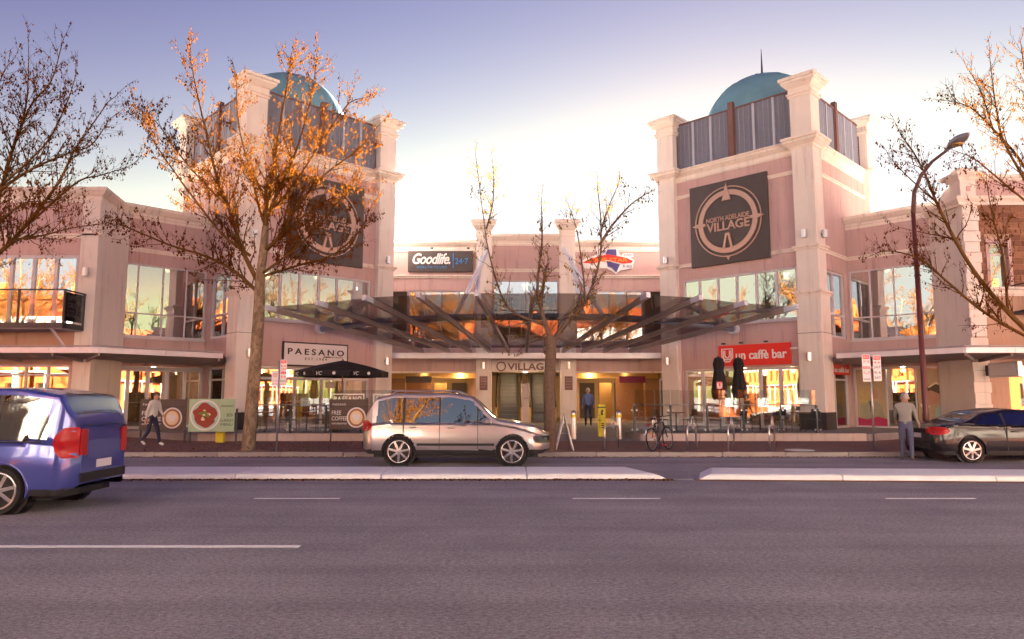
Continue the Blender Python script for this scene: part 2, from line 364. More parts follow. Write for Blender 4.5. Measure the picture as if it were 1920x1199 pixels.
# ================================================================ ground, road, footpath, median
X0 = .72; s2 = 2 ** -.5
def structure(o): return tag(o, kind='structure')
structure(MB().box(W, -900, 900, -600, 1200, -.3, -.03).build('ground', 'concrete'))
structure(MB().box(W, -160, 160, 1.2, 20.46, -.2, 0).build('road', 'asphalt'))
structure(MB().box(W, -160, 160, 20.60, 70, -.1, .13).build('footpath', 'pavers'))
structure(MB().box(W, -160, 160, -60, 1.05, -.1, .12).build('opposite_footpath', 'concrete'))
k = structure(MB().box(W, -160, 160, 1.05, 1.2, -.1, .13).build('opposite_kerb', 'concrete'))
kerb = bpy.data.objects.new('kerb', None); COL.objects.link(kerb); structure(kerb)
x = -30.0
kme = MB().box(W, -.895, .895, -.07, .07, -.1, .138).mesh('kerb_stone'); kme.materials.append(M['concrete'])
while x < 34:
    o = bpy.data.objects.new('kerb_stone', kme); COL.objects.link(o); o.parent = kerb; o.location = (x + .9, 20.53, rng.uniform(-.004, .004)); x += 1.8
    bv = o.modifiers.new('bevel', 'BEVEL'); bv.width = .03; bv.segments = 2
structure(MB().box(W, -160, 160, 20.1, 20.455, -.1, .006).build('gutter', 'paver_grey'))
# painted lane dashes
mk = bpy.data.objects.new('lane_markings', None); COL.objects.link(mk); structure(mk)
for (xa, xb, ya, w) in ((-4.34, -2.9, 12.18, .10), (1.02, 2.5, 12.18, .10), (6.3, 7.8, 12.18, .09), (-9.8, -8.3, 12.18, .09), (-12.5, -2.43, 8.33, .11), (9.8, 14.0, 8.33, .11)):
    MB().box(W, xa, xb, ya - w / 2, ya + w / 2, -.02, .004).build('lane_dash', 'linepaint', mk)
MB().add([(2.9, 14.98, .004), (30, 12.4, .004), (30, 12.5, .004), (2.9, 15.06, .004)], [(0, 1, 2, 3)]).build('edge_line', 'linepaint', mk)
# median: white kerb segments round a paved top
def median(xa, xb, ya, yb, slope, cutl, cutr):
    t = bpy.data.objects.new('median_strip', None); COL.objects.link(t); structure(t)
    n = max(1, round((xb - xa) / 3.0)); L = (xb - xa) / n
    yy = lambda x: (x - xa) * slope
    for i in range(n):
        a = xa + i * L + .012; b2 = xa + (i + 1) * L - .012; dz = rng.uniform(-.006, .006)
        ca = cutl if i == 0 else 0; cb = cutr if i == n - 1 else 0
        mb = MB(); pr = [(0, -.05), (.035, .085), (.09, .112), (yb - ya - .09, .118), (yb - ya - .035, .10), (yb - ya, -.05)]
        vs = []
        for x, c in ((a, ca), (b2, -cb)):
            for (o, z) in pr: vs.append((x + c * (max(0, z) / .11 * .35 + o * .28), ya + yy(x) + o, z + dz))
        k = len(pr)
        mb.add(vs, [tuple(range(k)), tuple(range(2 * k - 1, k - 1, -1))] + [(j, (j + 1) % k, k + (j + 1) % k, k + j) for j in range(k)])
        mb.build('kerb_segment', 'whitepaint', t, bevel=.012)
    MB().add([(xa, ya - .28 + yy(xa), .005), (xb, ya - .28 + yy(xb), .005), (xb, ya + .05 + yy(xb), .007), (xa, ya + .05 + yy(xa), .007)], [(0, 1, 2, 3)]).build('gutter_dirt', 'dirt', t)
median(-27.0, 3.35, 14.95, 16.5, 0, 0, 1)
median(3.75, 31.0, 14.9, 16.3, -.055, 1, 0)
# deck either side of the entrance, ramp between
for sg in (1, -1):
    root = bpy.data.objects.new('terrace', None); COL.objects.link(root); root.location = (X0 + sg * 8, 27, .13); structure(root)
    pts = [(X0 + sg * a, b2) for a, b2 in ((3.9, 25.7), (12.1, 25.7), (14.3, 27.2), (17.0, 29.0), (14.6, 31.9), (11.95, 29.4), (7.1, 34.3), (6.9, 36.7), (5.2, 36.7), (3.6, 27.2))]
    MB().slab(pts, .0, .375).build('deck', 'paver_grey', root)
    x = 4.0; k = 0
    while x < 12.0:
        w = .5; F = Fr((X0, 25.7), (sg, 0), (0, -1))
        MB().box(F, x + .006, x + w - .006, -.02, .03 + rng.uniform(-.003, .003), .125, .40).build('plinth_tile', 'tile', root, bevel=.008); x += w
MB().add([(X0 - 5.2, 25.6, .134), (X0 + 5.2, 25.6, .134), (X0 + 5.2, 33.5, .36), (X0 - 5.2, 33.5, .36), (X0 - 6.9, 36.8, .372), (X0 + 6.9, 36.8, .372)],
         [(0, 1, 2, 3), (3, 2, 5, 4)]).build('ramp', 'paver_grey'); structure(bpy.data.objects['ramp'])

# ================================================================ the shopping centre
mall = thing('shopping_centre', (X0, 37, .36), 'pink and cream two storey shopping centre with twin domed corner towers', 'building')
Cx, Cy, HD = 11.95, 34.28, 4.78; LEN = HD * 2 ** .5
def win(F, us, zs, n=.02, fw=.05, d=.09, mat='glass_up', name='window', fmat='frame', skip=(), par=mall, outer=None):
    """frame + mullions at us, transoms at zs; every pane its own object"""
    ow = outer or fw; mb = MB()
    for i, u in enumerate(us):
        w = ow if i in (0, len(us) - 1) else fw; a = u if i == 0 else u - w if i == len(us) - 1 else u - w / 2
        mb.box(F, a, a + w, n - d / 2, n + d / 2, zs[0], zs[-1])
    for j, z in enumerate(zs):
        w = ow if j in (0, len(zs) - 1) else fw; a = z if j == 0 else z - w if j == len(zs) - 1 else z - w / 2
        mb.box(F, us[0] + .003, us[-1] - .003, n - d / 2 - .004, n + d / 2 + .004, a, a + w)
    o = mb.build(name, fmat, par)
    for i in range(len(us) - 1):
        for j in range(len(zs) - 1):
            if (i, j) in skip: continue
            t = rng.uniform(-.0022, .0022); t2 = rng.uniform(-.0016, .0016); q = n
            vs = [F.p(us[i], q + t, zs[j]), F.p(us[i + 1], q - t + t2, zs[j]), F.p(us[i + 1], q - t, zs[j + 1]), F.p(us[i], q + t + t2, zs[j + 1])]
            vb = [v - F.n * .008 for v in vs]
            MB().add(vs + vb, [(0, 1, 2, 3), (7, 6, 5, 4), (0, 4, 5, 1), (1, 5, 6, 2), (2, 6, 7, 3), (3, 7, 4, 0)]).build('pane', mat, o)
    return o
def lin(a, b2, n): return [a + (b2 - a) * i / n for i in range(n + 1)]
def sq(c, h): return [(c[0] - h, c[1]), (c[0], c[1] - h), (c[0] + h, c[1]), (c[0], c[1] + h)]  # diamond, half diagonal h
frames = {}
for sg in (1, -1):
    X = lambda a: X0 + sg * a
    A = Fr((X(Cx - HD), Cy), (sg * s2, -s2), (-sg * s2, -s2)); B = Fr((X(Cx), Cy - HD), (sg * s2, s2), (sg * s2, -s2))
    Wg = Fr((X(14.58), 31.87), (sg * s2, -s2), (-sg * s2, -s2))
    frames[sg] = (A, B, Wg)
    # ---- tower walls
    MB().wall(A, 0, LEN, .36, 12.45, -.15, .17, [(.62, 6.15, .36, 3.0), (.65, 6.2, 5.0, 7.26)]).build('tower_wall', 'pink', mall)
    MB().wall(B, 0, LEN, .36, 12.45, -.15, .17, [(.75, 3.15, .36, 3.0), (.75, 3.15, 4.27, 7.2)]).build('tower_wall', 'pink', mall)
    Cb = Fr((X(Cx + HD), Cy), (-sg * s2, s2), (sg * s2, s2)); D = Fr((X(Cx), Cy + HD), (-sg * s2, -s2), (-sg * s2, s2))
    for F in (Cb, D): MB().wall(F, 0, LEN, 9.3 if F is Cb else 3.2, 12.45, -.15, .17).build('tower_wall', 'pink', mall)
    MB().slab(sq((X(Cx), Cy), HD - .1), 12.3, 12.5).build('tower_roof', 'concrete', mall)
    # wall joints
    for u in (2.3, 4.6): MB().box(A, u - .008, u + .008, .165, .176, 11.45, 12.3).build('joint', 'tan', mall)
    # ---- tower pillars
    for q, (px, py) in enumerate(((Cx, Cy - HD), (Cx - HD, Cy), (Cx + HD, Cy), (Cx, Cy + HD))):
        c = (X(px), py); z0 = .13 if q < 2 else 3.2
        hh = .455 * 2 ** .5
        MB().slab(sq(c, hh), z0, 14.85).build('pillar', 'cream', mall, bevel=.02)
        mb = MB(); P = sq(c, hh)
        cap = mb.sweep(P, [(-.1, 14.55), (.05, 14.55), (.06, 14.66), (.10, 14.68), (.10, 14.74), (.03, 14.76), (.03, 14.98), (.10, 15.0), (.22, 15.14), (.26, 15.16), (.26, 15.27), (.33, 15.29), (.33, 15.42), (-.1, 15.42)], True)
        o = mb.build('pillar_cap', 'trim', mall)
        MB().slab(sq(c, hh + .2), 15.40, 15.48).build('cap_top', 'trim', o)
        MB().sweep(P, [(-.1, 12.28), (.04, 12.28), (.06, 12.38), (.14, 12.42), (.24, 12.5), (.27, 12.52), (.27, 12.62), (.33, 12.64), (.33, 12.74), (-.1, 12.78)], True).build('pillar_band', 'trim', mall)
        if q < 2:
            MB().sweep(P, [(-.05, 7.86), (.05, 7.86), (.07, 7.93), (.12, 7.97), (.12, 8.05), (-.05, 8.08)], True).build('pillar_band', 'trim', mall)
        if q == 0:
            MB().slab(sq(c, hh + .075), .13, 6.0).build('pillar_base', 'cream', mall, bevel=.02)
            MB().sweep(sq(c, hh + .075), [(-.15, 5.9), (.03, 5.9), (.05, 5.98), (.10, 6.03), (.10, 6.10), (.02, 6.13), (-.15, 6.16)], True).build('pillar_band', 'trim', mall)
            MB().sweep(sq(c, hh + .075), [(-.02, 4.33), (.004, 4.33), (.004, 4.35), (-.02, 4.35)], True).build('joint', 'charcoal', mall)
            MB().slab(sq(c, hh + .10), .10, 1.08).build('pillar_plinth', 'charcoal', mall)
    # ---- tower ledges
    ring = sq((X(Cx), Cy), HD)
    MB().sweep(ring, [(.1, 12.12), (.2, 12.12), (.23, 12.22), (.19, 12.24), (.19, 12.38), (.25, 12.42), (.34, 12.52), (.38, 12.53), (.38, 12.62), (.44, 12.64), (.44, 12.70), (.1, 12.74)], True).build('tower_ledge', 'trim', mall)
    for F, ua, ub in ((A, 0.4, 6.36), (B, .4, 6.36)):
        mb = MB()
        for z, h in ((11.37, .16),) + (((7.97, .16),) if F is A else ((7.97, .16),)):
            ue = ub if not (F is B and z < 9) else 3.55
            MB().box(F, ua, ue, .1, .225, z - h / 2, z + h / 2 - .06).build('string_course', 'trim', mall); MB().box(F, ua, ue, .1, .26, z + h / 2 - .06, z + h / 2).build('string_course', 'trim', mall)
    # ---- louvred roof screens
    for F, far in ((A, 0), (B, 0), (Cb, 1), (D, 1)):
        for (ua, ub) in ((.42, 3.24), (3.52, 6.34)):
            mb = MB(); z = 12.80
            while z < 15.0:
                mb.obox(F.p((ua + ub) / 2, .02, z + .035), (F.u, F.n * 1 + Vector((0, 0, .75)), Vector((0, 0, 1)) - F.n * .75), ((ub - ua) / 2 - .02, .036, .007)); z += .078
            o = mb.build('louvre', 'louvre_dark', mall); o['kind'] = 'stuff'
            mb = MB()
            for i in range(1, 12):
                u = ua + (ub - ua) * i / 12; mb.box(F, u - .011, u + .011, .048, .066, 12.78, 15.04)
            o2 = mb.build('louvre_wires', 'louvre_dark', mall); o2['kind'] = 'stuff'
            for i in (1, 2): u = ua + (ub - ua) * i / 3; MB().box(F, u - .05, u + .05, .02, .085, 12.77, 15.045).build('batten', 'louvre', mall)
            mb = MB(); mb.box(F, ua, ub, -.03, .1, 15.04, 15.11); mb.box(F, ua, ua + .05, -.03, .09, 12.77, 15.05); mb.box(F, ub - .05, ub, -.03, .09, 12.77, 15.05); mb.build('screen_frame', 'postbrown', mall)
            MB().box(F, ua, ub, -.12, -.10, 12.78, 15.02).build('screen_back', 'louvre_dark', mall)
        MB().box(F, 3.25, 3.51, -.08, .14, 12.7, 15.42).build('screen_post', 'postbrown', mall, bevel=.01)
    # ---- dome
    Rd, z0 = 2.94, 14.81
    dm = MB().lathe([(Rd * math.cos(R(a)), z0 + Rd * math.sin(R(a))) for a in range(-35, 90, 5)] + [(.02, z0 + Rd)], (X(Cx), Cy, 0), 48).build('dome', 'dome', mall, True)
    for i in range(8):
        t = R(45 * i + 12)
        MB().tube([(X(Cx) + (Rd + .005) * math.cos(R(a)) * math.cos(t), Cy + (Rd + .005) * math.cos(R(a)) * math.sin(t), z0 + (Rd + .005) * math.sin(R(a))) for a in range(0, 89, 8)], .022, 5).build('dome_rib', 'dome', dm)
    MB().slab([(X(Cx) + 2.95 * math.cos(R(15 * i)), Cy + 2.95 * math.sin(R(15 * i))) for i in range(24)], 12.4, 14.4).build('dome_drum', 'pink', mall)
    if sg > 0: MB().tube([(X(Cx), Cy, 17.6), (X(Cx), Cy, 18.3), (X(Cx), Cy, 19.3)], [.07, .045, .012], 6).build('spire', 'dark_metal', dm)
    # ---- tower windows
    win(A, [.65] + [1.5, 2.46, 3.39, 4.33, 5.25] + [6.2], [5.0, 5.5, 7.26], .06, .10, .12, 'glass_up', outer=.09)
    MB().box(A, .6, 6.25, .1, .26, 4.93, 5.0).build('window_sill', 'frame', mall)
    if sg > 0:
        win(A, [.62, 1.55, 2.5, 3.42, 4.35, 5.25, 6.15], [.375, 2.98], .05, .13, .12, 'glass_low', 'glass_door', outer=.1)
    else:
        win(A, [.62, 1.9, 3.1, 4.4, 6.15], [.375, 2.5, 2.98], .05, .11, .12, 'glass_low', 'shopfront_window', outer=.1)
    win(B, [.75, 1.95, 3.15], [4.27, 5.3, 7.2], .05, .10, .12, 'glass_up', outer=.1)
    win(B, [.75, 1.7, 3.15], [.375, 2.45, 2.98], .05, .08, .1, 'glass_low', 'shopfront_window', outer=.08)
    # ---- wing between tower and street front
    MB().wall(Wg, 0, 4.35, .13, 9.45, -.32, 0, [(.06, 3.92, 4.25, 7.36), (.06, 3.92, .375, 3.0)]).build('wing_wall', 'pink', mall)
    win(Wg, [.06, .92, 1.9, 2.92, 3.92], [4.25, 5.24, 7.36], -.06, .05, .1, 'glass_up', outer=.06)
    if sg > 0: win(Wg, [.06, 1.37, 2.52, 3.92], [.375, 2.98], -.06, .05, .1, 'glass_low', 'shopfront_window', outer=.07)
    else: win(Wg, [.06, .80, 1.55, 2.32, 3.1, 3.92], [.375, 2.85, 2.98], -.06, .13, .1, 'glass_low', 'folding_door', outer=.1)
    MB().box(Wg, 0, 4.0, -.1, .07, 4.16, 4.25).build('window_sill', 'frame', mall)
    path = [(X(14.62), 31.9), (X(17.32), 29.2)] + ([(X(16.9), 27.2), (X(26), 27.2)] if sg < 0 else [])
    MB().sweep(path, [(-.3, 9.3), (.05, 9.3), (.07, 9.42), (.04, 9.44), (.04, 9.56), (.14, 9.62), (.22, 9.72), (.26, 9.74), (.26, 9.88), (-.3, 9.92)], False, side=sg).build('parapet_cornice', 'trim', mall)
    MB().sweep(path, [(-.2, 7.88), (.05, 7.88), (.05, 7.95), (.10, 7.98), (.10, 8.05), (-.2, 8.07)], False, side=sg).build('string_course', 'trim', mall)
# ---- left street front with balcony
Fl = Fr((X0 - 16.9, 27.2), (-1, 0), (0, -1))
MB().box(W, X0 - 17.55, X0 - 16.85, 27.1, 29.3, .13, 9.4).build('corner_pillar', 'cream', mall, bevel=.02)
MB().wall(Fl, .6, 9, .13, 9.45, -.32, 0, [(.72, 8.6, 4.4, 7.2), (.78, 8.6, .375, 2.92)]).build('front_wall', 'pink', mall)
MB().wall(Fl, .6, 9, 2.95, 4.35, 0, .03).build('front_band', 'tan', mall)
win(Fl, [.72] + [.72 + .87 * i for i in range(1, 9)] + [8.6], [4.4, 7.2], -.06, .13, .12, 'glass_up', 'balcony_door', outer=.1)
win(Fl, [.78, 1.65, 2.5, 3.6, 4.9, 6.2, 8.6], [.375, 2.55, 2.92], -.08, .07, .1, 'glass_low', 'shopfront_window', outer=.07)
bal = tag(thing('balcony', (X0 - 19, 26.5, 4.2), 'green grey steel balcony with lettered glass panels on the left street front', 'balcony'))
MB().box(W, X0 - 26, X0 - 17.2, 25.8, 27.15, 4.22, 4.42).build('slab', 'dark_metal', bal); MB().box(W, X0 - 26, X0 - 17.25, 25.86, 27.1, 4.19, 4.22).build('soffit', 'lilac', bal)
xs = [X0 - 17.22, X0 - 18.9, X0 - 20.7, X0 - 22.5, X0 - 24.3]
for x in xs: MB().box(W, x - .03, x + .03, 25.82, 25.88, 4.3, 5.62).build('post', 'dark_metal', bal)
MB().box(W, X0 - 17.25, X0 - 17.19, 27.02, 27.08, 4.3, 5.62).build('post', 'dark_metal', bal)
MB().box(W, X0 - 26, X0 - 17.18, 25.81, 25.89, 5.62, 5.67).build('handrail', 'dark_metal', bal); MB().box(W, X0 - 17.26, X0 - 17.18, 25.9, 27.1, 5.61, 5.66).build('handrail', 'dark_metal', bal)
for i in range(4): MB().box(W, xs[i + 1] + .06, xs[i] - .06, 25.845, 25.857, 4.5, 5.58).build('glass_panel', 'glass_rail', bal)
MB().box(W, X0 - 17.225, X0 - 17.213, 25.92, 27.0, 4.5, 5.58).build('glass_panel', 'glass_clear', bal)
Fs = Fr((X0 - 17.21, 25.9), (0, 1), (1, 0))
for i, t in enumerate(('SIMPLY', 'GREAT', 'STEAK')): text_mb(Fs, t, .12, .98, 5.28 - i * .28, 5.48 - i * .28, .004, .006).build('lettering', 'charcoal', bal)
MB().bar((X0 - 17.7, 25.9, 4.25), (X0 - 17.7, 27.0, 3.45), .07, .07).build('strut', 'fascia', bal)
# ---- centre block
Fc = Fr((X0, 36.7), (1, 0), (0, -1))
H = [(-6.15, -2.6, 4.55, 7.25), (2.6, 6.15, 4.55, 7.25), (-1.72, 1.72, 4.55, 7.79), (-7.2, -6.22, 4.7, 7.2), (6.22, 7.2, 4.7, 7.2), (-7.25, -2.6, .3, 3.0), (2.6, 7.25, .3, 3.0), (-1.9, 1.9, .3, 3.0)]
MB().wall(Fc, -9.7, 9.7, .3, 9.6, -.3, 0, H).build('centre_wall', 'pink', mall)
MB().wall(Fc, -1.78, 1.78, 9.6, 10.0, -.3, .02).build('centre_wall', 'pink', mall)
for (ua, ub, dz) in ((-9.6, -2.55, 0), (2.55, 9.6, 0), (-1.79, 1.79, .33)):
    MB().sweep([(X0 + ua, 36.7), (X0 + ub, 36.7)], [(-.3, 9.3 + dz), (.04, 9.3 + dz), (.06, 9.42 + dz), (.03, 9.44 + dz), (.03, 9.58 + dz), (.12, 9.64 + dz), (.2, 9.74 + dz), (.24, 9.76 + dz), (.24, 9.9 + dz), (-.3, 9.93 + dz)], False, 1).build('parapet_cornice', 'trim', mall)
    MB().sweep([(X0 + ua, 36.7), (X0 + ub, 36.7)], [(-.1, 7.9 + dz), (.05, 7.9 + dz), (.05, 7.97 + dz), (.10, 8.0 + dz), (.10, 8.06 + dz), (-.1, 8.08 + dz)], False, 1).build('string_course', 'trim', mall)
for x in (-2.17, 2.17):
    P = [(X0 + x - .4, 36.2), (X0 + x + .4, 36.2), (X0 + x + .4, 36.95), (X0 + x - .4, 36.95)]
    MB().slab(P, .25, 10.5).build('column', 'cream', mall, bevel=.02)
    o = MB().sweep(P, [(-.1, 10.0), (.04, 10.0), (.05, 10.1), (.02, 10.12), (.02, 10.36), (.10, 10.42), (.18, 10.55), (.22, 10.57), (.22, 10.68), (.28, 10.70), (.28, 10.86), (-.1, 10.86)], True, 1).build('column_cap', 'trim', mall)
    MB().slab([(X0 + x - .6, 36.0), (X0 + x + .6, 36.0), (X0 + x + .6, 37.1), (X0 + x - .6, 37.1)], 10.84, 10.9).build('cap_top', 'trim', o)
for a in (-1, 1): win(Fc, [a * v for v in ((2.6, 3.5, 4.4, 5.3, 6.15) if a > 0 else (6.15, 5.3, 4.4, 3.5, 2.6))], [4.55, 5.6, 7.25], -.1, .06, .1, 'glass_up', outer=.08)
win(Fc, [-1.72, -.86, 0, .86, 1.72], [4.55, 6.2, 7.79], -.1, .05, .1, 'glass_up', outer=.06)
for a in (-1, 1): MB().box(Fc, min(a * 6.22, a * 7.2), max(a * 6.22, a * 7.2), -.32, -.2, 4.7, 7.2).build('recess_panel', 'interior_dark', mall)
# lintel over the escalators
MB().box(Fc, -2.56, 2.56, .03, .12, 3.0, 3.62).build('lintel', 'cream', mall)
MB().box(Fc, -7.2, -2.6, .02, .10, 2.93, 3.02).build('opening_trim', 'trim', mall); MB().box(Fc, 2.6, 7.2, .02, .10, 2.93, 3.02).build('opening_trim', 'trim', mall)
# ---- floors, ceilings, inner walls
half = [(26, 27.55), (17.3, 27.55), (17.5, 29.4), (14.58, 32.35), (11.95, 29.85), (7.5, 34.3), (9.9, 36.9)]
foot = [(X0 + a, b2) for a, b2 in half] + [(X0 - a, b2) for a, b2 in reversed(half)] + [(X0 - 26, 50), (X0 + 26, 50)]
MB().slab(foot, .14, .366).build('floor', 'floor_in', mall)
MB().slab(foot, 3.06, 4.15).build('floor_slab', 'ceiling_in', mall); MB().slab(foot, 7.85, 9.3).build('roof', 'ceiling_in', mall)
MB().box(W, X0 - 26, X0 + 26, 50, 50.3, .1, 9.4).build('rear_wall', 'pink', mall)
for a in (-1, 1):
    MB().box(W, *sorted((X0 + a * 26, X0 + a * 26.3)), 27.2, 50.2, .1, 9.4).build('side_wall', 'pink', mall)
    MB().box(W, *sorted((X0 + a * 7.45, X0 + a * 7.65)), 36.2, 49.9, .36, 3.06).build('inner_wall', 'interior', mall)
    MB().box(W, *sorted((X0 + a * 7.7, X0 + a * 25.9)), 38.6, 38.8, .36, 3.06).build('inner_wall', 'interior', mall)
    MB().box(W, *sorted((X0 + a * 7.7, X0 + a * 25.9)), 40.0, 40.2, 4.15, 7.85).build('inner_wall', 'tan', mall)
    MB().box(W, *sorted((X0 + a * 14.7, X0 + a * 14.9)), 32.6, 38.6, .36, 3.06).build('inner_wall', 'interior', mall)
    MB().box(W, *sorted((X0 + a * 2.3, X0 + a * 2.5)), 37.1, 44, .36, 3.06).build('inner_wall', 'interior', mall)
    MB().box(W, *sorted((X0 + a * 6.6, X0 + a * 7.4)), 39.0, 39.6, .36, 3.06).build('inner_pier', 'wood', mall)
    MB().box(W, *sorted((X0 + a * 15.6, X0 + a * 16.0)), 31.9, 32.3, 4.15, 7.85).build('inner_column', 'tan', mall)
    for k in range(4):
        MB().box(W, *sorted((X0 + a * (9.0 + k * 1.3), X0 + a * (9.9 + k * 1.3))), 38.45, 38.6, .9 + .1 * (k % 2), 2.5).build('wall_shelf', 'wood' if k % 2 else 'brass', mall)
    MB().box(W, *sorted((X0 + a * 9.2, X0 + a * 13.4)), 36.3, 36.9, .37, 1.4).build('counter', 'wood', mall, bevel=.02)
MB().box(W, X0 - 7.4, X0 + 7.4, 46, 46.2, .36, 3.06).build('inner_wall', 'interior', mall)
MB().box(W, X0 - 7.4, X0 + 7.4, 42, 42.2, 4.15, 7.85).build('inner_wall', 'tan', mall)
# shop doors inside the entrance hall
for a in (-1, 1):
    F = Fr((X0 + a * 7.44, 37.2), (0, 1), (-a, 0))
    win(F, [.1, .95, 1.8], [.37, 2.7], .03, .09, .08, 'glass_low', 'shop_door', 'frame')
# entrance passages: doors, framed menus, shop panels
for a in (-1, 1):
    for k, (x, w, m) in enumerate(((2.9, .5, 'wood'), (3.7, .9, 'interior_dark'), (4.9, .8, 'brass'), (5.9, .9, 'interior_dark'))):
        MB().box(W, *sorted((X0 + a * x, X0 + a * (x + w))), 45.85, 46, .37, 2.6).build('hall_door', m, mall)
    MB().box(W, *sorted((X0 + a * 5.3, X0 + a * 7.4)), 41.2, 41.4, .37, 3.05).build('shop_partition', 'wood', mall)
    MB().box(W, *sorted((X0 + a * 2.6, X0 + a * 3.1)), 40.5, 41.2, .37, 3.05).build('hall_pier', 'tan', mall)
    for k in range(3):
        F = Fr((X0 + a * 7.44, 39.8), (0, 1), (-a, 0)); MB().box(F, k * .9 - .3, k * .9 + .35, .0, .05, 1.3, 2.6).build('menu_frame', 'interior_dark', mall)
    MB().box(W, *sorted((X0 + a * 2.6, X0 + a * 7.3)), 38.9, 39.1, 2.72, 3.05).build('bulkhead', 'brass', mall)
    MB().box(W, *sorted((X0 + a * 5.0, X0 + a * 6.4)), 37.9, 38.0, 2.45, 2.8).build('hanging_sign', 'maroon' if a > 0 else 'interior_dark', mall)
# escalators
for x in (-.88, .88):
    t = thing('escalator', (X0 + x, 37.2, .36), ('left' if x < 0 else 'right') + ' one of the two dark stepped escalators behind the entrance columns', 'escalator', 'entrance escalators')
    for i in range(13): MB().box(W, X0 + x - .5, X0 + x + .5, 37.3 + .36 * i, 37.3 + .36 * (i + 1) - .01, .3 + .205 * i, .37 + .205 * (i + 1)).build('step', 'esc', t, bevel=.012)
    for q in (-.66, .66):
        MB().add([(X0 + x + q + w, 37.0 + yy, zz) for w in (-.04, .04) for yy, zz in ((0, .36), (5, 3.2), (5, 4.0), (0, 1.15))], [(0, 1, 2, 3), (7, 6, 5, 4), (0, 4, 5, 1), (1, 5, 6, 2), (2, 6, 7, 3), (3, 7, 4, 0)]).build('balustrade', 'brass', t)
        MB().tube([(X0 + x + q, 36.95, 1.2), (X0 + x + q, 42, 4.07)], .05, 6).build('handrail', 'rubber', t)
# downlights (lit lamps of the place) and their light
def downlight(x, y, z, w, lab, r=.11):
    o = tag(MB().lathe([(r, -.005), (r, -.02), (r * .8, -.028)], (0, 0, 0), 16).build('downlight', 'downlight'), lab, 'ceiling light', 'lit downlights in the mall ceilings')
    o.location = (x, y, z)
    if w:
        l = bpy.data.lights.new('downlight_lamp', 'POINT'); l.energy = w; l.shadow_soft_size = .12; l.color = (1, .66, .32)
        lo = bpy.data.objects.new('downlight_lamp', l); COL.objects.link(lo); lo.location = (0, 0, -.16); lo.parent = o
DW = 3.6
for a, sd_ in ((-1, 'left'), (1, 'right')):
    for k, (x, y) in enumerate(((3.6, 38.2), (5.6, 38.2), (4.6, 40.5), (3.6, 43), (5.8, 43))):
        downlight(X0 + a * x, y, 3.055, DW if k in (0, 2, 4) else 0, 'small round lit downlight in the ceiling of the %s hand entrance passage' % sd_)
    for k, (x, y) in enumerate(((9.6, 35.5), (12.2, 32.6), (12.2, 36.2), (10.3, 33.6), (13.6, 34.6))):
        downlight(X0 + a * x, y, 3.055, DW * 1.3 if k in (0, 1, 2) else 0, 'small round lit downlight in the %s tower shop ceiling' % sd_)
    for k, (x, y) in enumerate(((16.6, 31.4), (18.2, 30.2), (20.6, 29.6), (17.0, 34.5), (22.5, 30))):
        downlight(X0 + a * x, y, 3.055, DW if k in (0, 2, 3) else 0, 'small round lit downlight in the %s wing shop ceiling' % sd_)
    for k, (x, y) in enumerate(((10.5, 35), (13, 35), (17, 33))):
        downlight(X0 + a * x, y, 7.845, 1.6, 'small round lit downlight in the upper %s tower room ceiling' % sd_)
for x, y in ((-4.6, 38.6), (-3.6, 40), (0, 38.6), (4.4, 39.0)): downlight(X0 + x, y, 7.845, 2, 'small round lit downlight in the upper centre gallery ceiling', .14)
downlight(X0, 38.2, 3.055, DW * 2.5, 'small round lit downlight above the escalator landing')

# ================================================================ heritage building at the right edge
her = thing('heritage_building', (X0 + 20, 30, .13), 'red stone building with cream quoins and parapet at the right edge', 'building')
Fh = Fr((X0 + 16.9, 27.2), (1, 0), (0, -1))
MB().box(W, X0 + 16.95, X0 + 17.6, 27.2, 29.4, .13, 9.5).build('end_pier', 'cream', her, bevel=.02)
MB().wall(Fh, .6, 9.2, .13, 9.5, -.34, -.03, [(1.0, 1.75, 5.95, 7.7), (2.9, 3.65, 5.95, 7.7), (1.45, 8.6, .9, 2.95)]).build('wall', 'tan', her)
# stone blocks
z = 5.95; r = 0
while z < 9.2:
    h = rng.uniform(.20, .27); u = .72 - (.25 if r % 2 else 0)
    while u < 4.4:
        w = rng.uniform(.34, .62); a = max(u, .72); b2 = min(u + w - .018, 4.5); u += w
        segs = [(a, b2)]
        for (ha, hb) in ((.88, 1.87), (2.78, 3.77)):
            if z < 7.82 and z + h > 5.8:
                ns = []
                for (p0, p1) in segs:
                    if p1 <= ha or p0 >= hb: ns.append((p0, p1))
                    else:
                        if p0 < ha - .04: ns.append((p0, ha))
                        if p1 > hb + .04: ns.append((hb, p1))
                segs = ns
        for (p0, p1) in segs:
            if p1 - p0 > .06: MB().box(Fh, p0, p1, -.06, .0 + rng.uniform(-.012, .02), z, z + h - .018).build('stone_block', 'redstone', her)
    z += h; r += 1
z = .6
while z < 9.1:
    if not 5.5 < z + .2 < 5.95: MB().box(Fh, .05 if int(z / .42) % 2 else .02, .60 if int(z / .42) % 2 else .70, -.02, .07, z, z + .405).build('quoin', 'cream', her, bevel=.015)
    z += .42
for ua in (1.0, 2.9):
    mb = MB(); mb.box(Fh, ua - .12, ua, -.06, .05, 5.9, 7.8); mb.box(Fh, ua + .75, ua + .87, -.06, .05, 5.9, 7.8); mb.box(Fh, ua - .12, ua + .87, -.06, .06, 7.7, 7.86); mb.build('window_surround', 'pink', her)
    win(Fh, [ua, ua + .75], [5.95, 7.25, 7.7], -.2, .05, .06, 'glass_up', par=her)
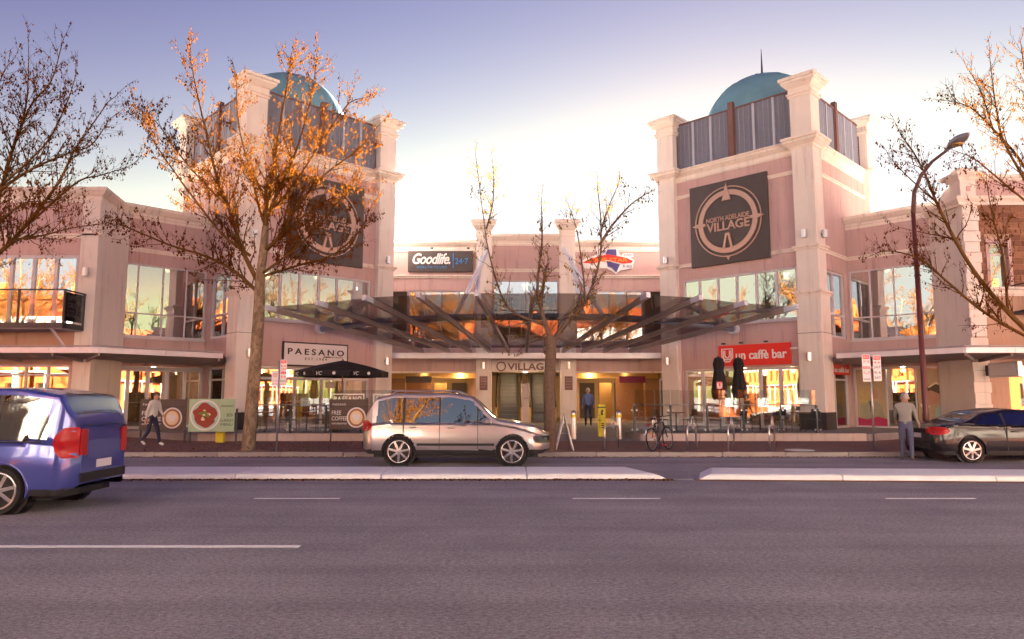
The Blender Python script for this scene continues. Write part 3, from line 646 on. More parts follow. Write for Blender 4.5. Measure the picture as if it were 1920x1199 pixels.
MB().sweep([(X0 + 16.9, 27.2), (X0 + 26, 27.2)], [(-.2, 5.6), (.05, 5.6), (.08, 5.7), (.05, 5.72), (.05, 5.82), (.15, 5.86), (.15, 5.94), (-.2, 5.96)], False, 1).build('cornice', 'trim', her)
MB().sweep([(X0 + 16.86, 29.3), (X0 + 16.86, 27.15), (X0 + 26, 27.15)], [(-.2, 9.2), (.05, 9.2), (.08, 9.3), (.16, 9.36), (.22, 9.42), (.22, 9.52), (-.2, 9.54)], False, 1).build('cornice', 'trim', her)
MB().box(Fh, .5, 9.2, -.3, .0, 9.5, 10.25).build('parapet', 'pink', her)
MB().sweep([(X0 + 17.3, 27.2), (X0 + 26, 27.2)], [(-.3, 10.2), (.05, 10.2), (.12, 10.28), (.18, 10.3), (.18, 10.42), (-.3, 10.45)], False, 1).build('parapet_coping', 'trim', her)
MB().box(Fh, .0, .62, -.6, .1, 9.52, 10.3).build('parapet_pier', 'cream', her, bevel=.02); MB().box(Fh, .24, .40, .08, .12, 9.75, 9.95).build('pier_panel', 'pink', her)
Pp = [(X0 + 16.9, 27.1), (X0 + 17.52, 27.1), (X0 + 17.52, 27.8), (X0 + 16.9, 27.8)]
MB().sweep(Pp, [(-.1, 10.2), (.05, 10.2), (.09, 10.3), (.18, 10.36), (.22, 10.38), (.22, 10.5), (-.1, 10.55)], True, 1).build('pier_cap', 'trim', her)
MB().slab([(X0 + 16.95, 27.2), (X0 + 17.5, 27.2), (X0 + 17.5, 27.7), (X0 + 16.95, 27.7)], 10.45, 10.72).build('cap_top', 'trim', her)
MB().poly(Fr((X0 + 16.95, 27.8), (0, 1), (-1, 0)), [(0, 9.45), (0, 10.2), (.5, 10.0), (1.3, 9.5)], -.5, 0).build('scroll', 'cream', her)
MB().box(Fh, .02, .62, -.02, .16, 4.0, 4.75).build('pedestal', 'cream', her, bevel=.02); MB().box(Fh, -.04, .68, -.02, .2, 4.75, 4.86).build('pedestal_cap', 'trim', her); MB().box(Fh, .0, .62, -.02, .13, 5.05, 5.55).build('pedestal_block', 'trim', her, bevel=.03)
win(Fh, [1.45, 3.6, 6, 8.6], [.9, 2.95], -.18, .06, .08, 'glass_low', 'shopfront_window', par=her)
hb = thing('steel_balcony', (X0 + 20, 26.6, 4.8), 'dark steel balcony rail at the far right edge', 'balcony')
MB().box(W, X0 + 18.6, X0 + 26, 25.9, 27.15, 4.85, 4.98).build('slab', 'dark_metal', hb); MB().box(W, X0 + 18.6, X0 + 26, 25.92, 25.97, 5.95, 6.0).build('handrail', 'dark_metal', hb)
MB().box(W, X0 + 18.6, X0 + 18.65, 25.95, 27.1, 5.95, 6.0).build('handrail', 'dark_metal', hb)
for k in range(14): MB().box(W, X0 + 18.6 + k * .3, X0 + 18.63 + k * .3, 25.93, 25.96, 4.98, 5.96).build('baluster', 'dark_metal', hb)
MB().box(W, X0 + 26.2, X0 + 26.6, 27.2, 50, .1, 9.5).build('side_wall', 'tan', her)
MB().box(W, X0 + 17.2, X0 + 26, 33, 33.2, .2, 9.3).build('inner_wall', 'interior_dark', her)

# ================================================================ awnings
for sg, sd_ in ((-1, 'left'), (1, 'right')):
    X = lambda a: X0 + sg * a
    t = thing('awning', (X(16), 27, 3.2), 'flat grey steel awning over the %s wing shopfronts' % sd_, 'awning', 'street awnings')
    fr = [(26, 25.2), (15.42, 25.2), (12.5, 28.85)]; bk = [(26, 27.15), (16.85, 27.1), (17.2, 29.2), (14.6, 31.8), (12.75, 30.0)]
    up = [Vector((X(a), b2, 3.30)) for a, b2 in fr]; lo = [Vector((X(a), b2, 3.14)) for a, b2 in bk]
    # soffit and top as triangulated sheets
    vs = up + lo; tri = [(0, 1, 4, 3), (1, 5, 4), (1, 6, 5), (1, 2, 7, 6)]
    k = len(vs); vt = [v + Vector((0, 0, .10)) for v in vs]
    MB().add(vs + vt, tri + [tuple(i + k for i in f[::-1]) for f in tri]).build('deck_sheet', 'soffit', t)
    for i in (0, 1):
        a, b2 = up[i], up[i + 1]; d = b2 - a; n = max(1, round(d.length / 1.9))
        for j in range(n):
            p = a + d * (j / n) + d.normalized() * .008; q = a + d * ((j + 1) / n) - d.normalized() * .008
            MB().bar(p + Vector((0, -.03, .06)), q + Vector((0, -.03, .06)), .06, .2).build('fascia_panel', 'fascia', t, bevel=.01)
        MB().bar(a + Vector((0, -.02, .21)), b2 + Vector((0, -.02, .21)), .14, .05).build('gutter_lip', 'lilac', t)
    for (a, b2) in (((17.17, 25.3), (17.17, 27.1)), ((15.5, 25.3), (17.0, 27.1)), ((19.5, 25.3), (19.5, 27.1)), ((12.7, 28.9), (13.6, 30.6)), ((22, 25.3), (22, 27.1))):
        MB().bar((X(a[0]), a[1], 3.23), (X(b2[0]), b2[1], 3.08), .07, .11).build('rib', 'beam', t)
    for k, (x, y) in enumerate(((18.5, 26.2), (16.0, 27.6), (14.6, 29.6))): MB().lathe([(.13, 0), (.13, .03)], (X(x), y, 3.155 + .03), 14).build('flush_light', 'gal', t)

# ================================================================ fan-shaped glass canopy
cn = thing('glass_canopy', (X0, 30, 4.4), 'fan shaped tinted glass canopy on steel beams over the entrance', 'canopy')
lowx = [-5.16, -3.85, -2.78, -1.82, -.88, 0, .88, 1.82, 2.78, 3.85, 5.16]; tipx = [-10.26, -7.88, -5.86, -3.9, -1.89, 0, 1.89, 3.9, 5.86, 7.88, 10.26]; tipy = [27.7, 26.5, 25.1, 24.4, 24.1, 24.05, 24.1, 24.4, 25.1, 26.5, 27.7]
lo = [Vector((X0 + a, 35.3, 3.98)) for a in lowx]; hi = [Vector((X0 + a, b2, 5.16)) for a, b2 in zip(tipx, tipy)]
for a, b2 in zip(lo, hi):
    d = (b2 - a).normalized()
    o = MB().bar(a, b2, .13, .20).build('beam', 'beam', cn, bevel=.01)
    MB().bar(b2 - d * .25 + Vector((0, 0, .01)), b2 + d * .35 + Vector((0, 0, .0)), .15, .19).build('beam_tip', 'whitesteel', o)
    MB().bar(a + Vector((0, .05, -.05)), a + Vector((0, .95, .75)), .04, .04).build('tie', 'whitesteel', o)
for i in range(10):
    for j in range(2):
        q = [lo[i].lerp(hi[i], .02 + .49 * j), lo[i + 1].lerp(hi[i + 1], .02 + .49 * j), lo[i + 1].lerp(hi[i + 1], .505 + .475 * j), lo[i].lerp(hi[i], .505 + .475 * j)]
        up = Vector((0, 0, .125)); MB().add([v + up for v in q] + [v + up + Vector((0, 0, .012)) for v in q], [(0, 1, 2, 3), (7, 6, 5, 4), (0, 4, 5, 1), (1, 5, 6, 2), (2, 6, 7, 3), (3, 7, 4, 0)]).build('glass_pane', 'glass_canopy', cn)
MB().box(W, X0 - 6.75, X0 + 6.75, 35.1, 35.5, 3.60, 3.88).build('front_beam', 'fascia', cn, bevel=.015)
MB().box(W, X0 - 6.7, X0 + 6.7, 35.5, 36.65, 3.70, 3.78).build('rear_deck', 'dark_metal', cn)
tp = [frames[-1][0].p(3.4, .17, 4.74)] + [Vector((X0 + a, b2, zz)) for a, b2, zz in ((-8.2, 31.0, 4.80), (-6.4, 29.9, 4.9), (-3.2, 29.3, 5.0), (0, 29.2, 5.02), (3.2, 29.3, 5.0), (6.4, 29.9, 4.9), (8.2, 31.0, 4.80))] + [frames[1][0].p(3.3, .17, 4.74)]
MB().tube(tp, .145, 12).build('ring_tube', 'bluesteel', cn, True)
for p, q in ((tp[0], tp[1]), (tp[-1], tp[-2])): MB().tube([p, p + (q - p).normalized() * .25], .24, 14).build('tube_flange', 'whitesteel', cn)
for a in (-1, 1):
    for (xa, za, xb, yb) in ((1.95, 9.35, 3.1, 29.3), (2.35, 8.9, 2.25, 29.2)):
        MB().tube([(X0 + a * xa, 36.15, za), (X0 + a * xb, yb, 5.0)], .10, 8).build('stay_tube', 'whitesteel', cn, True)
# ================================================================ signs
A1, B1, W1 = frames[1]
Al = Fr((X0 - Cx, Cy - HD), (s2, s2), (s2, -s2))            # left tower inner face read left to right: from the corner pillar
def compass(F, uc, zc, lab):
    t = thing('compass_sign', F.p(uc, .2, zc - 1.95), lab, 'sign', 'compass signs on the towers')
    MB().box(F, uc - 1.93, uc + 1.93, .20, .34, zc - 1.94, zc + 1.94).build('panel', 'sign_dark', t, bevel=.012)
    ring_mb(F, uc, zc, 1.24, 1.47, .345, .40).build('ring', 'rosegold', t); ring_mb(F, uc, zc, 1.60, 1.65, .345, .385).build('thin_ring', 'rosegold', t)
    MB().poly(F, [(uc - .22, zc + .98), (uc + .22, zc + .98), (uc, zc + 1.80)], .345, .43).build('north_point', 'rosegold', t)
    for sx in (-1, 1): MB().poly(F, [(uc + sx * 1.1, zc - .06), (uc + sx * 1.5, zc - .09), (uc + sx * 1.78, zc), (uc + sx * 1.5, zc + .09), (uc + sx * 1.1, zc + .06)], .345, .415).build('side_point', 'rosegold', t)
    MB().poly(F, [(uc - .27, zc - 1.3), (uc - .15, zc - 1.3), (uc - .02, zc - .66), (uc + .02, zc - .66), (uc + .15, zc - 1.3), (uc + .27, zc - 1.3), (uc + .10, zc - .55), (uc - .10, zc - .55)], .345, .43).build('south_point', 'rosegold', t)
    MB().poly(F, [(uc - .09, zc - 1.64), (uc + .09, zc - 1.64), (uc, zc - 1.82)], .345, .40).build('south_tip', 'rosegold', t)
    text_mb(F, 'NORTH ADELAIDE', uc - 1.06, uc + 1.06, zc + .06, zc + .28, .345, .05, bold=.012).build('lettering', 'rosegold', t)
    text_mb(F, 'VILLAGE', uc - 1.04, uc + 1.08, zc - .40, zc + .02, .345, .06, bold=.02).build('lettering', 'rosegold', t)
compass(A1, 3.18, 9.72, 'dark square compass sign on the right tower in full view')
compass(Al, LEN - 3.18, 9.72, 'dark square compass sign on the left tower half hidden by the golden tree')
# gym sign
t = thing('gym_sign', Fc.p(-4.47, .1, 8.22), 'dark rectangular sign with white script and blue figures on the centre block', 'sign')
MB().box(Fc, -6.18, -2.77, .05, .15, 8.22, 9.33).build('panel', 'sign_dark', t, bevel=.01)
text_mb(Fc, 'Goodlife.', -5.93, -3.95, 8.62, 9.20, .155, .02, shear=.35, space=.92, bold=.02).build('lettering', 'white', t)
text_mb(Fc, 'HEALTH CLUBS', -5.70, -4.15, 8.40, 8.52, .155, .015, space=1.15).build('lettering', 'cyan', t)
MB().box(Fc, -3.82, -3.785, .155, .17, 8.40, 9.22).build('divider', 'cyan', t); text_mb(Fc, '24·7', -3.70, -3.02, 8.62, 8.94, .155, .015).build('lettering', 'cyan', t)
def spot(F, u, n, z, lab, reach=.35):
    t = thing('sign_spotlight', F.p(u, n, z), lab, 'lamp', 'small spotlights over the signs')
    MB().tube([F.p(u, n, z), F.p(u, n + reach, z + .03)], .012, 5).build('arm', 'gal', t); MB().obox(F.p(u, n + reach, z + .0), (F.u, F.n, (0, 0, 1)), (.07, .06, .035)).build('lamp_head', 'dark_metal', t)
for u, w in ((-4.9, 'left'), (-3.0, 'right')): spot(Fc, u, .05, 9.42, 'tiny spotlight over the %s part of the dark script sign' % w)
# steakhouse style sign
t = thing('restaurant_sign', Fc.p(4.2, .1, 8.3), 'white edged red lozenge restaurant sign with orange letters on the centre block', 'sign')
MB().poly(Fc, [(2.86, 8.72), (3.0, 8.62), (3.1, 8.4), (4.25, 8.42), (4.75, 8.12), (4.95, 8.3), (5.62, 8.42), (5.64, 8.62), (5.72, 8.82), (5.5, 8.98), (5.68, 9.05), (5.62, 9.22), (5.15, 9.22), (5.0, 9.08), (4.8, 9.45), (3.75, 9.45), (3.7, 9.12), (3.1, 8.92)], .04, .10).build('backing', 'white', t)
MB().poly(Fc, [(2.98, 8.71), (3.5, 8.66), (4.3, 8.86), (5.1, 8.66), (5.55, 8.70), (5.62, 8.80), (5.3, 8.96), (4.3, 9.16), (3.4, 8.92)], .10, .13).build('red_band', 'red', t)
MB().poly(Fc, [(4.2, 9.14), (4.78, 9.02), (4.76, 9.42), (4.3, 9.42)], .102, .12).build('map_top', 'purple', t); MB().poly(Fc, [(4.25, 8.8), (4.95, 8.62), (4.75, 8.18), (4.5, 8.44), (4.3, 8.5)], .102, .12).build('map_bottom', 'purple', t)
text_mb(Fc, 'LONE STAR', 3.22, 5.35, 8.74, 8.96, .13, .02, bold=.02).build('lettering', 'orange', t)
text_mb(Fc, 'CAFE', 5.18, 5.58, 9.07, 9.19, .10, .012).build('lettering', 'purple', t); text_mb(Fc, 'RIBS', 5.1, 5.58, 8.45, 8.58, .10, .012).build('lettering', 'purple', t)
text_mb(Fc, 'TEXAS', 3.8, 4.25, 9.2, 9.4, .10, .012).build('lettering', 'purple', t)
MB().poly(Fc, [(3.9 + (.24 if i % 2 == 0 else .10) * math.cos(R(90 + 36 * i)), 8.6 + (.24 if i % 2 == 0 else .10) * math.sin(R(90 + 36 * i))) for i in range(10)], .13, .15).build('star', 'white', t)
# pizzeria sign on left tower
t = thing('pizzeria_sign', Al.p(LEN - 3.5, .2, 3.05), 'white framed sign with wide spaced black capitals on the left tower', 'sign')
a0, a1 = LEN - 5.12, LEN - 1.90
MB().box(Al, a0, a1, .18, .28, 3.04, 4.10).build('frame', 'black', t); MB().box(Al, a0 + .06, a1 - .06, .2, .29, 3.10, 4.04).build('panel', 'signwhite', t)
text_mb(Al, 'PAESANO', a0 + .22, a1 - .22, 3.55, 3.82, .29, .015, space=1.5, bold=.02).build('lettering', 'black', t); text_mb(Al, 'EST.1984', a0 + 1.05, a0 + 2.12, 3.32, 3.43, .29, .012, space=1.4).build('lettering', 'black', t)
MB().box(Al, a0 + 1.95, a0 + 2.28, .29, .302, 3.46, 3.51).build('underline', 'black', t); text_mb(Al, 'RISTORANTE', a0 + 2.3, a0 + 2.95, 3.455, 3.51, .29, .01).build('lettering', 'black', t)
# cafe signs
t = thing('cafe_sign', A1.p(4.1, .2, 3.08), 'large bright red cafe sign with white letters on the right tower', 'sign')
MB().box(A1, 2.46, 5.82, .18, .27, 3.09, 4.02).build('panel', 'red', t, bevel=.008)
def badge(F, u, z, h, n, t):
    mb = MB(); w = h * .92; k = h * .07
    o = lambda d: [(u + d, z + h * .30 + d * .3), (u + h * .28, z + d), (u + w - h * .28, z + d), (u + w - d, z + h * .30 + d * .3), (u + w - d, z + h - d), (u + d, z + h - d)]
    a, b2 = o(0), o(k); 
    for i in range(6): j = (i + 1) % 6; mb.poly(F, [a[i], a[j], b2[j], b2[i]], n, n + .012)
    mb.build('badge_outline', 'white', t)
    q = MB()
    for r0 in (.17, .30):
        x0, x1, zb = u + w * r0, u + w * (1 - r0), z + h * (r0 + .02)
        pts = [(x0, z + h * .84), (x0, zb + h * .14), (x0 + h * .12, zb), (x1 - h * .12, zb), (x1, zb + h * .14), (x1, z + h * .84)]
        for p0, p1 in zip(pts[:-1], pts[1:]):
            d = Vector((p1[0] - p0[0], p1[1] - p0[1])).normalized() * (k * .6); nn = Vector((-d.y, d.x))
            q.poly(F, [(p0[0] + nn.x - d.x * .4, p0[1] + nn.y - d.y * .4), (p1[0] + nn.x + d.x * .4, p1[1] + nn.y + d.y * .4), (p1[0] - nn.x + d.x * .4, p1[1] - nn.y + d.y * .4), (p0[0] - nn.x - d.x * .4, p0[1] - nn.y - d.y * .4)], n + (.0 if r0 < .2 else .001), n + .012)
    q.build('badge_letter', 'white', t)
badge(A1, 2.62, 3.26, .62, .275, t)
text_mb(A1, 'un caffè bar', 3.32, 5.66, 3.36, 3.76, .275, .015, bold=.022).build('lettering', 'white', t)
for u, w in ((2.9, 'badge of'), (3.75, 'left word of'), (4.9, 'last word of')): spot(A1, u, .2, 4.08, 'tiny spotlight above the %s the large red sign' % w, .4)
t = thing('small_cafe_sign', B1.p(2, .2, 2.7), 'small red cafe sign with white letters round the corner pillar', 'sign')
MB().box(B1, .8, 3.05, .18, .25, 2.66, 3.12).build('panel', 'red', t); badge(B1, .88, 2.74, .30, .255, t); text_mb(B1, 'un caffè bar', 1.25, 2.95, 2.76, 2.98, .255, .012, bold=.02).build('lettering', 'white', t)
# raised letters over the escalators
t = thing('lintel_lettering', Fc.p(0, .12, 3.1), 'brown raised capitals and compass ring on the lintel over the escalators', 'sign')
text_mb(Fc, 'VILLAGE', -.95, 1.22, 3.08, 3.44, .12, .04, bold=.02).build('lettering', 'postbrown', t); ring_mb(Fc, -1.28, 3.27, .19, .25, .12, .15, 28).build('ring', 'postbrown', t)
# directory plaques on the columns
for x, w in ((-2.17, 'left'), (2.17, 'right')):
    F = Fr((X0 + x, 36.2), (1, 0), (0, -1)); t = thing('plaque', F.p(0, 0, 2.2), 'small dark lettered plaque on the %s entrance column' % w, 'sign', 'column plaques')
    MB().box(F, -.20, .20, .0, .03, 2.05, 2.75).build('panel', 'postbrown', t)
    for i, (tx, hh) in enumerate((('NORTH ADELAIDE', .05), ('VILLAGE', .08), ('SHOPS', .05), ('LEVEL 1', .05))): text_mb(F, tx, -.15, .15, 2.6 - i * .14, 2.6 - i * .14 + hh, .03, .004).build('lettering', 'rosegold', t)
# light box sign on heritage building
t = thing('light_box', (X0 + 18, 26.2, 3.0), 'blank silver box sign hanging under the right awning', 'sign')
MB().box(W, X0 + 17.35, X0 + 17.52, 25.3, 26.9, 2.42, 2.98).build('box', 'steel', t, bevel=.02); MB().box(W, X0 + 17.33, X0 + 17.347, 25.4, 26.8, 2.5, 2.9).build('face', 'signwhite', t)
MB().box(W, X0 + 17.4, X0 + 17.46, 26.9, 27.2, 2.5, 2.9).build('bracket', 'dark_metal', t)
# ================================================================ wall lamps
wl = thing('wall_lamp', (0, 0, 0), '', 'wall lamp', 'round silver wall lamps')
MB().lathe([(.10, -.17), (.115, -.165), (.115, .165), (.10, .17)], (0, -.17, 0), 18).build('shade', 'steel', wl, True, auto=40); MB().box(W, -.05, .05, -.09, .0, -.05, .05).build('bracket', 'gal', wl)
MB().lathe([(.085, -.176), (.09, -.171)], (0, -.17, 0), 16).build('lens', 'white', wl)
hp = .455
lamps = [((X0 + Cx, Cy - HD), -1, 1, 8.5, 'right tower corner pillar, inner face, above the collar'), ((X0 + Cx, Cy - HD), 1, 1, 8.5, 'right tower corner pillar, street side, above the collar'),
         ((X0 + Cx - HD, Cy), -1, 1, 8.3, 'slim inner pillar of the right tower, high up'), ((X0 - Cx + HD, Cy), 1, 1, 8.3, 'slim inner pillar of the left tower, high up'),
         ((X0 + Cx, Cy - HD), -1, 1, 3.35, 'right tower corner pillar beside the large red sign'), ((X0 - Cx, Cy - HD), 1, 1, 3.5, 'left tower corner pillar beside the tall pale trunk'),
         ((X0 + Cx - HD, Cy), -1, 1, 3.4, 'right end of the canopy front beam'), ((X0 - Cx + HD, Cy), 1, 1, 3.4, 'left end of the canopy front beam'),
         ((X0 - 2.17, 36.2), 0, 0, 3.3, 'left entrance column under the canopy'), ((X0 + 2.17, 36.2), 0, 0, 3.3, 'right entrance column under the canopy'), ((X0 - 17.2, 27.1), 0, 0, 6.5, 'far left corner pillar above the balcony'), ((X0 - Cx, Cy - HD), 1, 1, 8.5, 'left tower corner pillar behind the golden crown')]
for k, (c, sx, rot, z, lab) in enumerate(lamps):
    o = wl if k == 0 else copy_tree(wl)
    nn = Vector((sx * s2, -s2, 0)) if rot else Vector((0, -1, 0)); off = (.52 if z < 6 else .46) if rot else 0
    o.location = Vector((c[0], c[1], z)) + nn * off; o.rotation_euler = (0, 0, math.atan2(nn.x, -nn.y)); o['label'] = 'silver cylinder wall lamp on the ' + lab
t = thing('security_camera', A1.p(6.0, .2, 3.75), 'small white security camera between the red sign and pillar', 'camera')
MB().tube([A1.p(6.05, .17, 3.78), A1.p(6.05, .32, 3.76)], .02, 6).build('bracket', 'white', t); MB().bar(A1.p(5.85, .34, 3.74), A1.p(6.15, .34, 3.76), .08, .08).build('camera_body', 'white', t, bevel=.01)

# ================================================================ glass balustrades of the terraces
def balustrade(name, xa, xb, y, n, lab, extra=None):
    t = thing(name, ((xa + xb) / 2, y, .38), lab, 'balustrade', 'terrace glass balustrades'); L = (xb - xa) / n
    for i in range(n): MB().box(W, xa + i * L + .02, xa + (i + 1) * L - .02, y - .006, y + .006, .43, 1.95).build('glass_panel', 'glass_rail', t)
    for i in range(n + 1):
        x = xa + i * L
        o = MB().box(W, x - .035, x + .035, y + .03, y + .10, .375, 1.40).build('post', 'dark_metal', t)
        for z in (.52, 1.22):
            for d in (-.09, .09): MB().lathe([(.028, -.03), (.03, -.02), (.03, .02), (.028, .03)], (x + d, y, z), 10, 'y').build('clamp', 'steel', o)
    MB().tube([(xa, y + .06, 1.42), (xb, y + .06, 1.42)], .024, 8).build('handrail', 'steel', t, True)
    return t
bl = balustrade('glass_balustrade', -9.35, -4.2, 25.95, 4, 'glass balustrade with steel handrail along the left terrace')
br = balustrade('glass_balustrade', 4.45, 11.1, 25.95, 5, 'glass balustrade with steel handrail along the right terrace')
Fb = Fr((0, 25.94), (1, 0), (0, -1))
for (pa, pb) in ((622, 683), (700, 758)):
    ua = aty(pa, 747, 25.94).x; ub = aty(pb, 747, 25.94).x
    t = thing('glass_decal', Fb.p((ua + ub) / 2, 0, 1.4), 'white outlined name decal on glass, ' + ('below the open black umbrella' if pa < 690 else 'right one nearest the entrance'), 'decal', 'name decals on the left balustrade')
    mb = MB(); z0, z1 = 1.44, 1.82; e = .035
    mb.box(Fb, ua, ub, .006, .010, z0, z0 + e); mb.box(Fb, ua, ub, .006, .010, z1 - e, z1); mb.box(Fb, ua, ua + e, .006, .0105, z0, z1); mb.box(Fb, ub - e, ub, .006, .0105, z0, z1); mb.build('border', 'white', t)
    text_mb(Fb, 'PAESANO', ua + .1, ub - .1, z0 + .11, z1 - .1, .006, .004, space=1.3, bold=.02).build('lettering', 'white', t); MB().box(Fb, (ua + ub) / 2 + .12, ub - .14, .006, .010, z0 + .065, z0 + .085).build('underline', 'white', t)
# ---- banners
def coffee_banner(ua, ub, y, lab):
    F = Fr((0, y), (1, 0), (0, -1)); w = ub - ua; z0, z1 = .56, 1.62; t = thing('coffee_banner', F.p((ua + ub) / 2, 0, .13), lab, 'banner', 'coffee banners')
    MB().box(F, ua, ub, 0, .012, z0, z1).build('cloth', 'banner_brown', t)
    for k in range(4): MB().box(F, ua + .01, ub - .01, .012, .014, z0 + k * (z1 - z0) / 4, z0 + k * (z1 - z0) / 4 + .012).build('plank_line', 'black', t)
    text_mb(F, 'FREE', ua + .08, ua + w * .30, z0 + .52, z0 + .66, .013, .003).build('lettering', 'signwhite', t); text_mb(F, 'COFFEE', ua + .08, ua + w * .46, z0 + .32, z0 + .46, .013, .003).build('lettering', 'signwhite', t)
    text_mb(F, 'PAESANO', ua + .1, ua + w * .42, z0 + .84, z0 + .92, .013, .003, space=1.3).build('lettering', 'signwhite', t); text_mb(F, 'WITH BREAKFAST', ua + .08, ua + w * .46, z0 + .18, z0 + .24, .013, .003).build('lettering', 'signwhite', t)
    cu, cz = ua + w * .70, z0 + .42
    MB().poly(F, ell(cu, cz, .34, .36), .013, .018).build('saucer', 'signwhite', t); MB().poly(F, ell(cu, cz, .29, .31), .018, .022).build('coffee', 'coffee', t)
    MB().poly(F, ell(cu, cz, .22, .24), .022, .024).build('crema', 'crema', t)
    for dx, dz, q in ((-.07, .05, .08), (.07, .05, .08), (0, -.05, .09)): MB().poly(F, ell(cu + dx, cz + dz, q, q * .8, 12), .024 + .001 * dx, .026 + .001 * dx).build('foam', 'signwhite', t)
    for u in (ua + .05, ub - .05): MB().box(F, u - .025, u + .025, -.05, -.005, .13, 1.66).build('stand_post', 'dark_metal', t)
    return t
ax = lambda px, y: aty(px, 780, y).x
coffee_banner(ax(262, 24.6), ax(350, 24.6), 24.6, 'brown free coffee banner with a cup left of the food banner')
coffee_banner(ax(618, 25.2), ax(690, 25.2), 25.2, 'brown free coffee banner on the terrace edge below the umbrella')
F = Fr((0, 24.5), (1, 0), (0, -1)); ua, ub = ax(354, 24.5), ax(440, 24.5); w = ub - ua; z0, z1 = .52, 1.63
t = thing('menu_banner', F.p((ua + ub) / 2, 0, .13), 'pale green lunch menu banner with a red plate of food', 'banner')
MB().box(F, ua, ub, 0, .012, z0, z1).build('cloth', 'banner_green', t)
cu, cz = ua + w * .36, z0 + .56
MB().poly(F, ell(cu, cz, .52, .52, 36), .012, .016).build('plate', 'signwhite', t); MB().poly(F, ell(cu, cz, .47, .47, 36), .016, .018).build('plate_well', 'mint', t)
MB().poly(F, [(cu + (.40 + .035 * math.sin(5 * a) + .02 * math.cos(9 * a)) * math.cos(a), cz + (.40 + .035 * math.sin(4 * a + 1)) * math.sin(a)) for a in [2 * math.pi * i / 40 for i in range(40)]], .018, .022).build('meat', 'meat', t)
for k in range(16):
    a = rng.uniform(0, 6.28); r = rng.uniform(0, .17); q = rng.uniform(.04, .08)
    MB().poly(F, ell(cu + r * math.cos(a), cz + r * math.sin(a), q, q * .6, 8, rng.uniform(0, 1), 2 * math.pi + rng.uniform(0, .01)), .022 + k * .0004, .024 + k * .0004).build('salad_leaf', 'salad' if k % 3 else 'crema', t)
for tx, z, h in (('$20', z0 + .50, .12), ('LUNCH', z0 + .34, .09), ('MENU', z0 + .20, .09), ('PAESANO', z0 + .84, .06)): text_mb(F, tx, ub - (.46 if tx != '$20' else .26), ub - .06, z, z + h, .018, .003).build('lettering', 'charcoal', t)
for u in (ua + .05, ub + .06): MB().box(F, u - .03, u + .03, -.06, -.005, .13, 1.3).build('stand_post', 'dark_metal', t)
t = tag(MB().box(W, *[aty(p, 815, 24.9).x for p in (405, 420)], 24.85, 25.05, .13, .55).build('yellow_crate', 'yellow', None, bevel=.02), 'small yellow box on the ground under the lunch banner', 'box')

# ================================================================ umbrellas
def open_umbrella(c, r, zt, ze, lab):
    t = thing('open_umbrella', (c[0], c[1], .38), lab, 'umbrella')
    pts = [Vector((c[0] + r * math.cos(R(45 * i + 22)), c[1] + r * math.sin(R(45 * i + 22)), ze)) for i in range(8)]; top = Vector((c[0], c[1], zt))
    for i in range(8):
        a, b2 = pts[i], pts[(i + 1) % 8]; mid = (a + b2) / 2; mid = mid.lerp(Vector((c[0], c[1], mid.z)), .03) + Vector((0, 0, -.01))
        ma, mb_ = a.lerp(top, .5) + Vector((0, 0, .03)), b2.lerp(top, .5) + Vector((0, 0, .03)); mm = (ma + mb_) / 2 - Vector((0, 0, .03))
        vs = [top, ma, mm, mb_, a, mid, b2]; dn = Vector((0, 0, -.22))
        vs += [a + dn, mid + dn + Vector((0, 0, .02)), b2 + dn]
        MB().add(vs, [(0, 1, 2), (0, 2, 3), (1, 4, 5, 2), (2, 5, 6, 3), (4, 7, 8, 5), (5, 8, 9, 6)]).build('canopy_panel', 'blackcloth', t)
        MB().tube([top - Vector((0, 0, .05)), a - Vector((0, 0, .03))], .012, 5).build('rib', 'gal', t)
    MB().tube([(c[0], c[1], .38), (c[0], c[1], zt + .05)], .03, 8).build('pole', 'wood', t); MB().lathe([(.35, .38), (.35, .45), (.06, .50)], (c[0], c[1], 0), 18).build('base', 'charcoal', t)
    # flat print on the valance and roof panels facing the street
    for i in range(8):
        a, b2 = pts[i], pts[(i + 1) % 8]; m = (a + b2) / 2
        if m.y > c[1] - .3: continue
        u = (b2 - a).normalized(); n = Vector((u.y, -u.x, 0)); F = Fr((m.x, m.y), (u.x, u.y), (n.x, n.y))
        if n.y > 0: continue
        text_mb(F, 'VC', -.55, -.33, ze - .18, ze - .05, .02, .003, shear=.3).build('lettering', 'signwhite', t); MB().poly(F, ell(.1, ze - .11, .06, .06, 14), .0, .02).build('emblem', 'signwhite', t)
    return t
cu_ = aty(640, 790, 27.6)
open_umbrella((cu_.x, 27.6), 1.80, aty(640, 676, 27.6).z, aty(640, 697, 27.6).z, 'open black cafe umbrella on the left terrace')
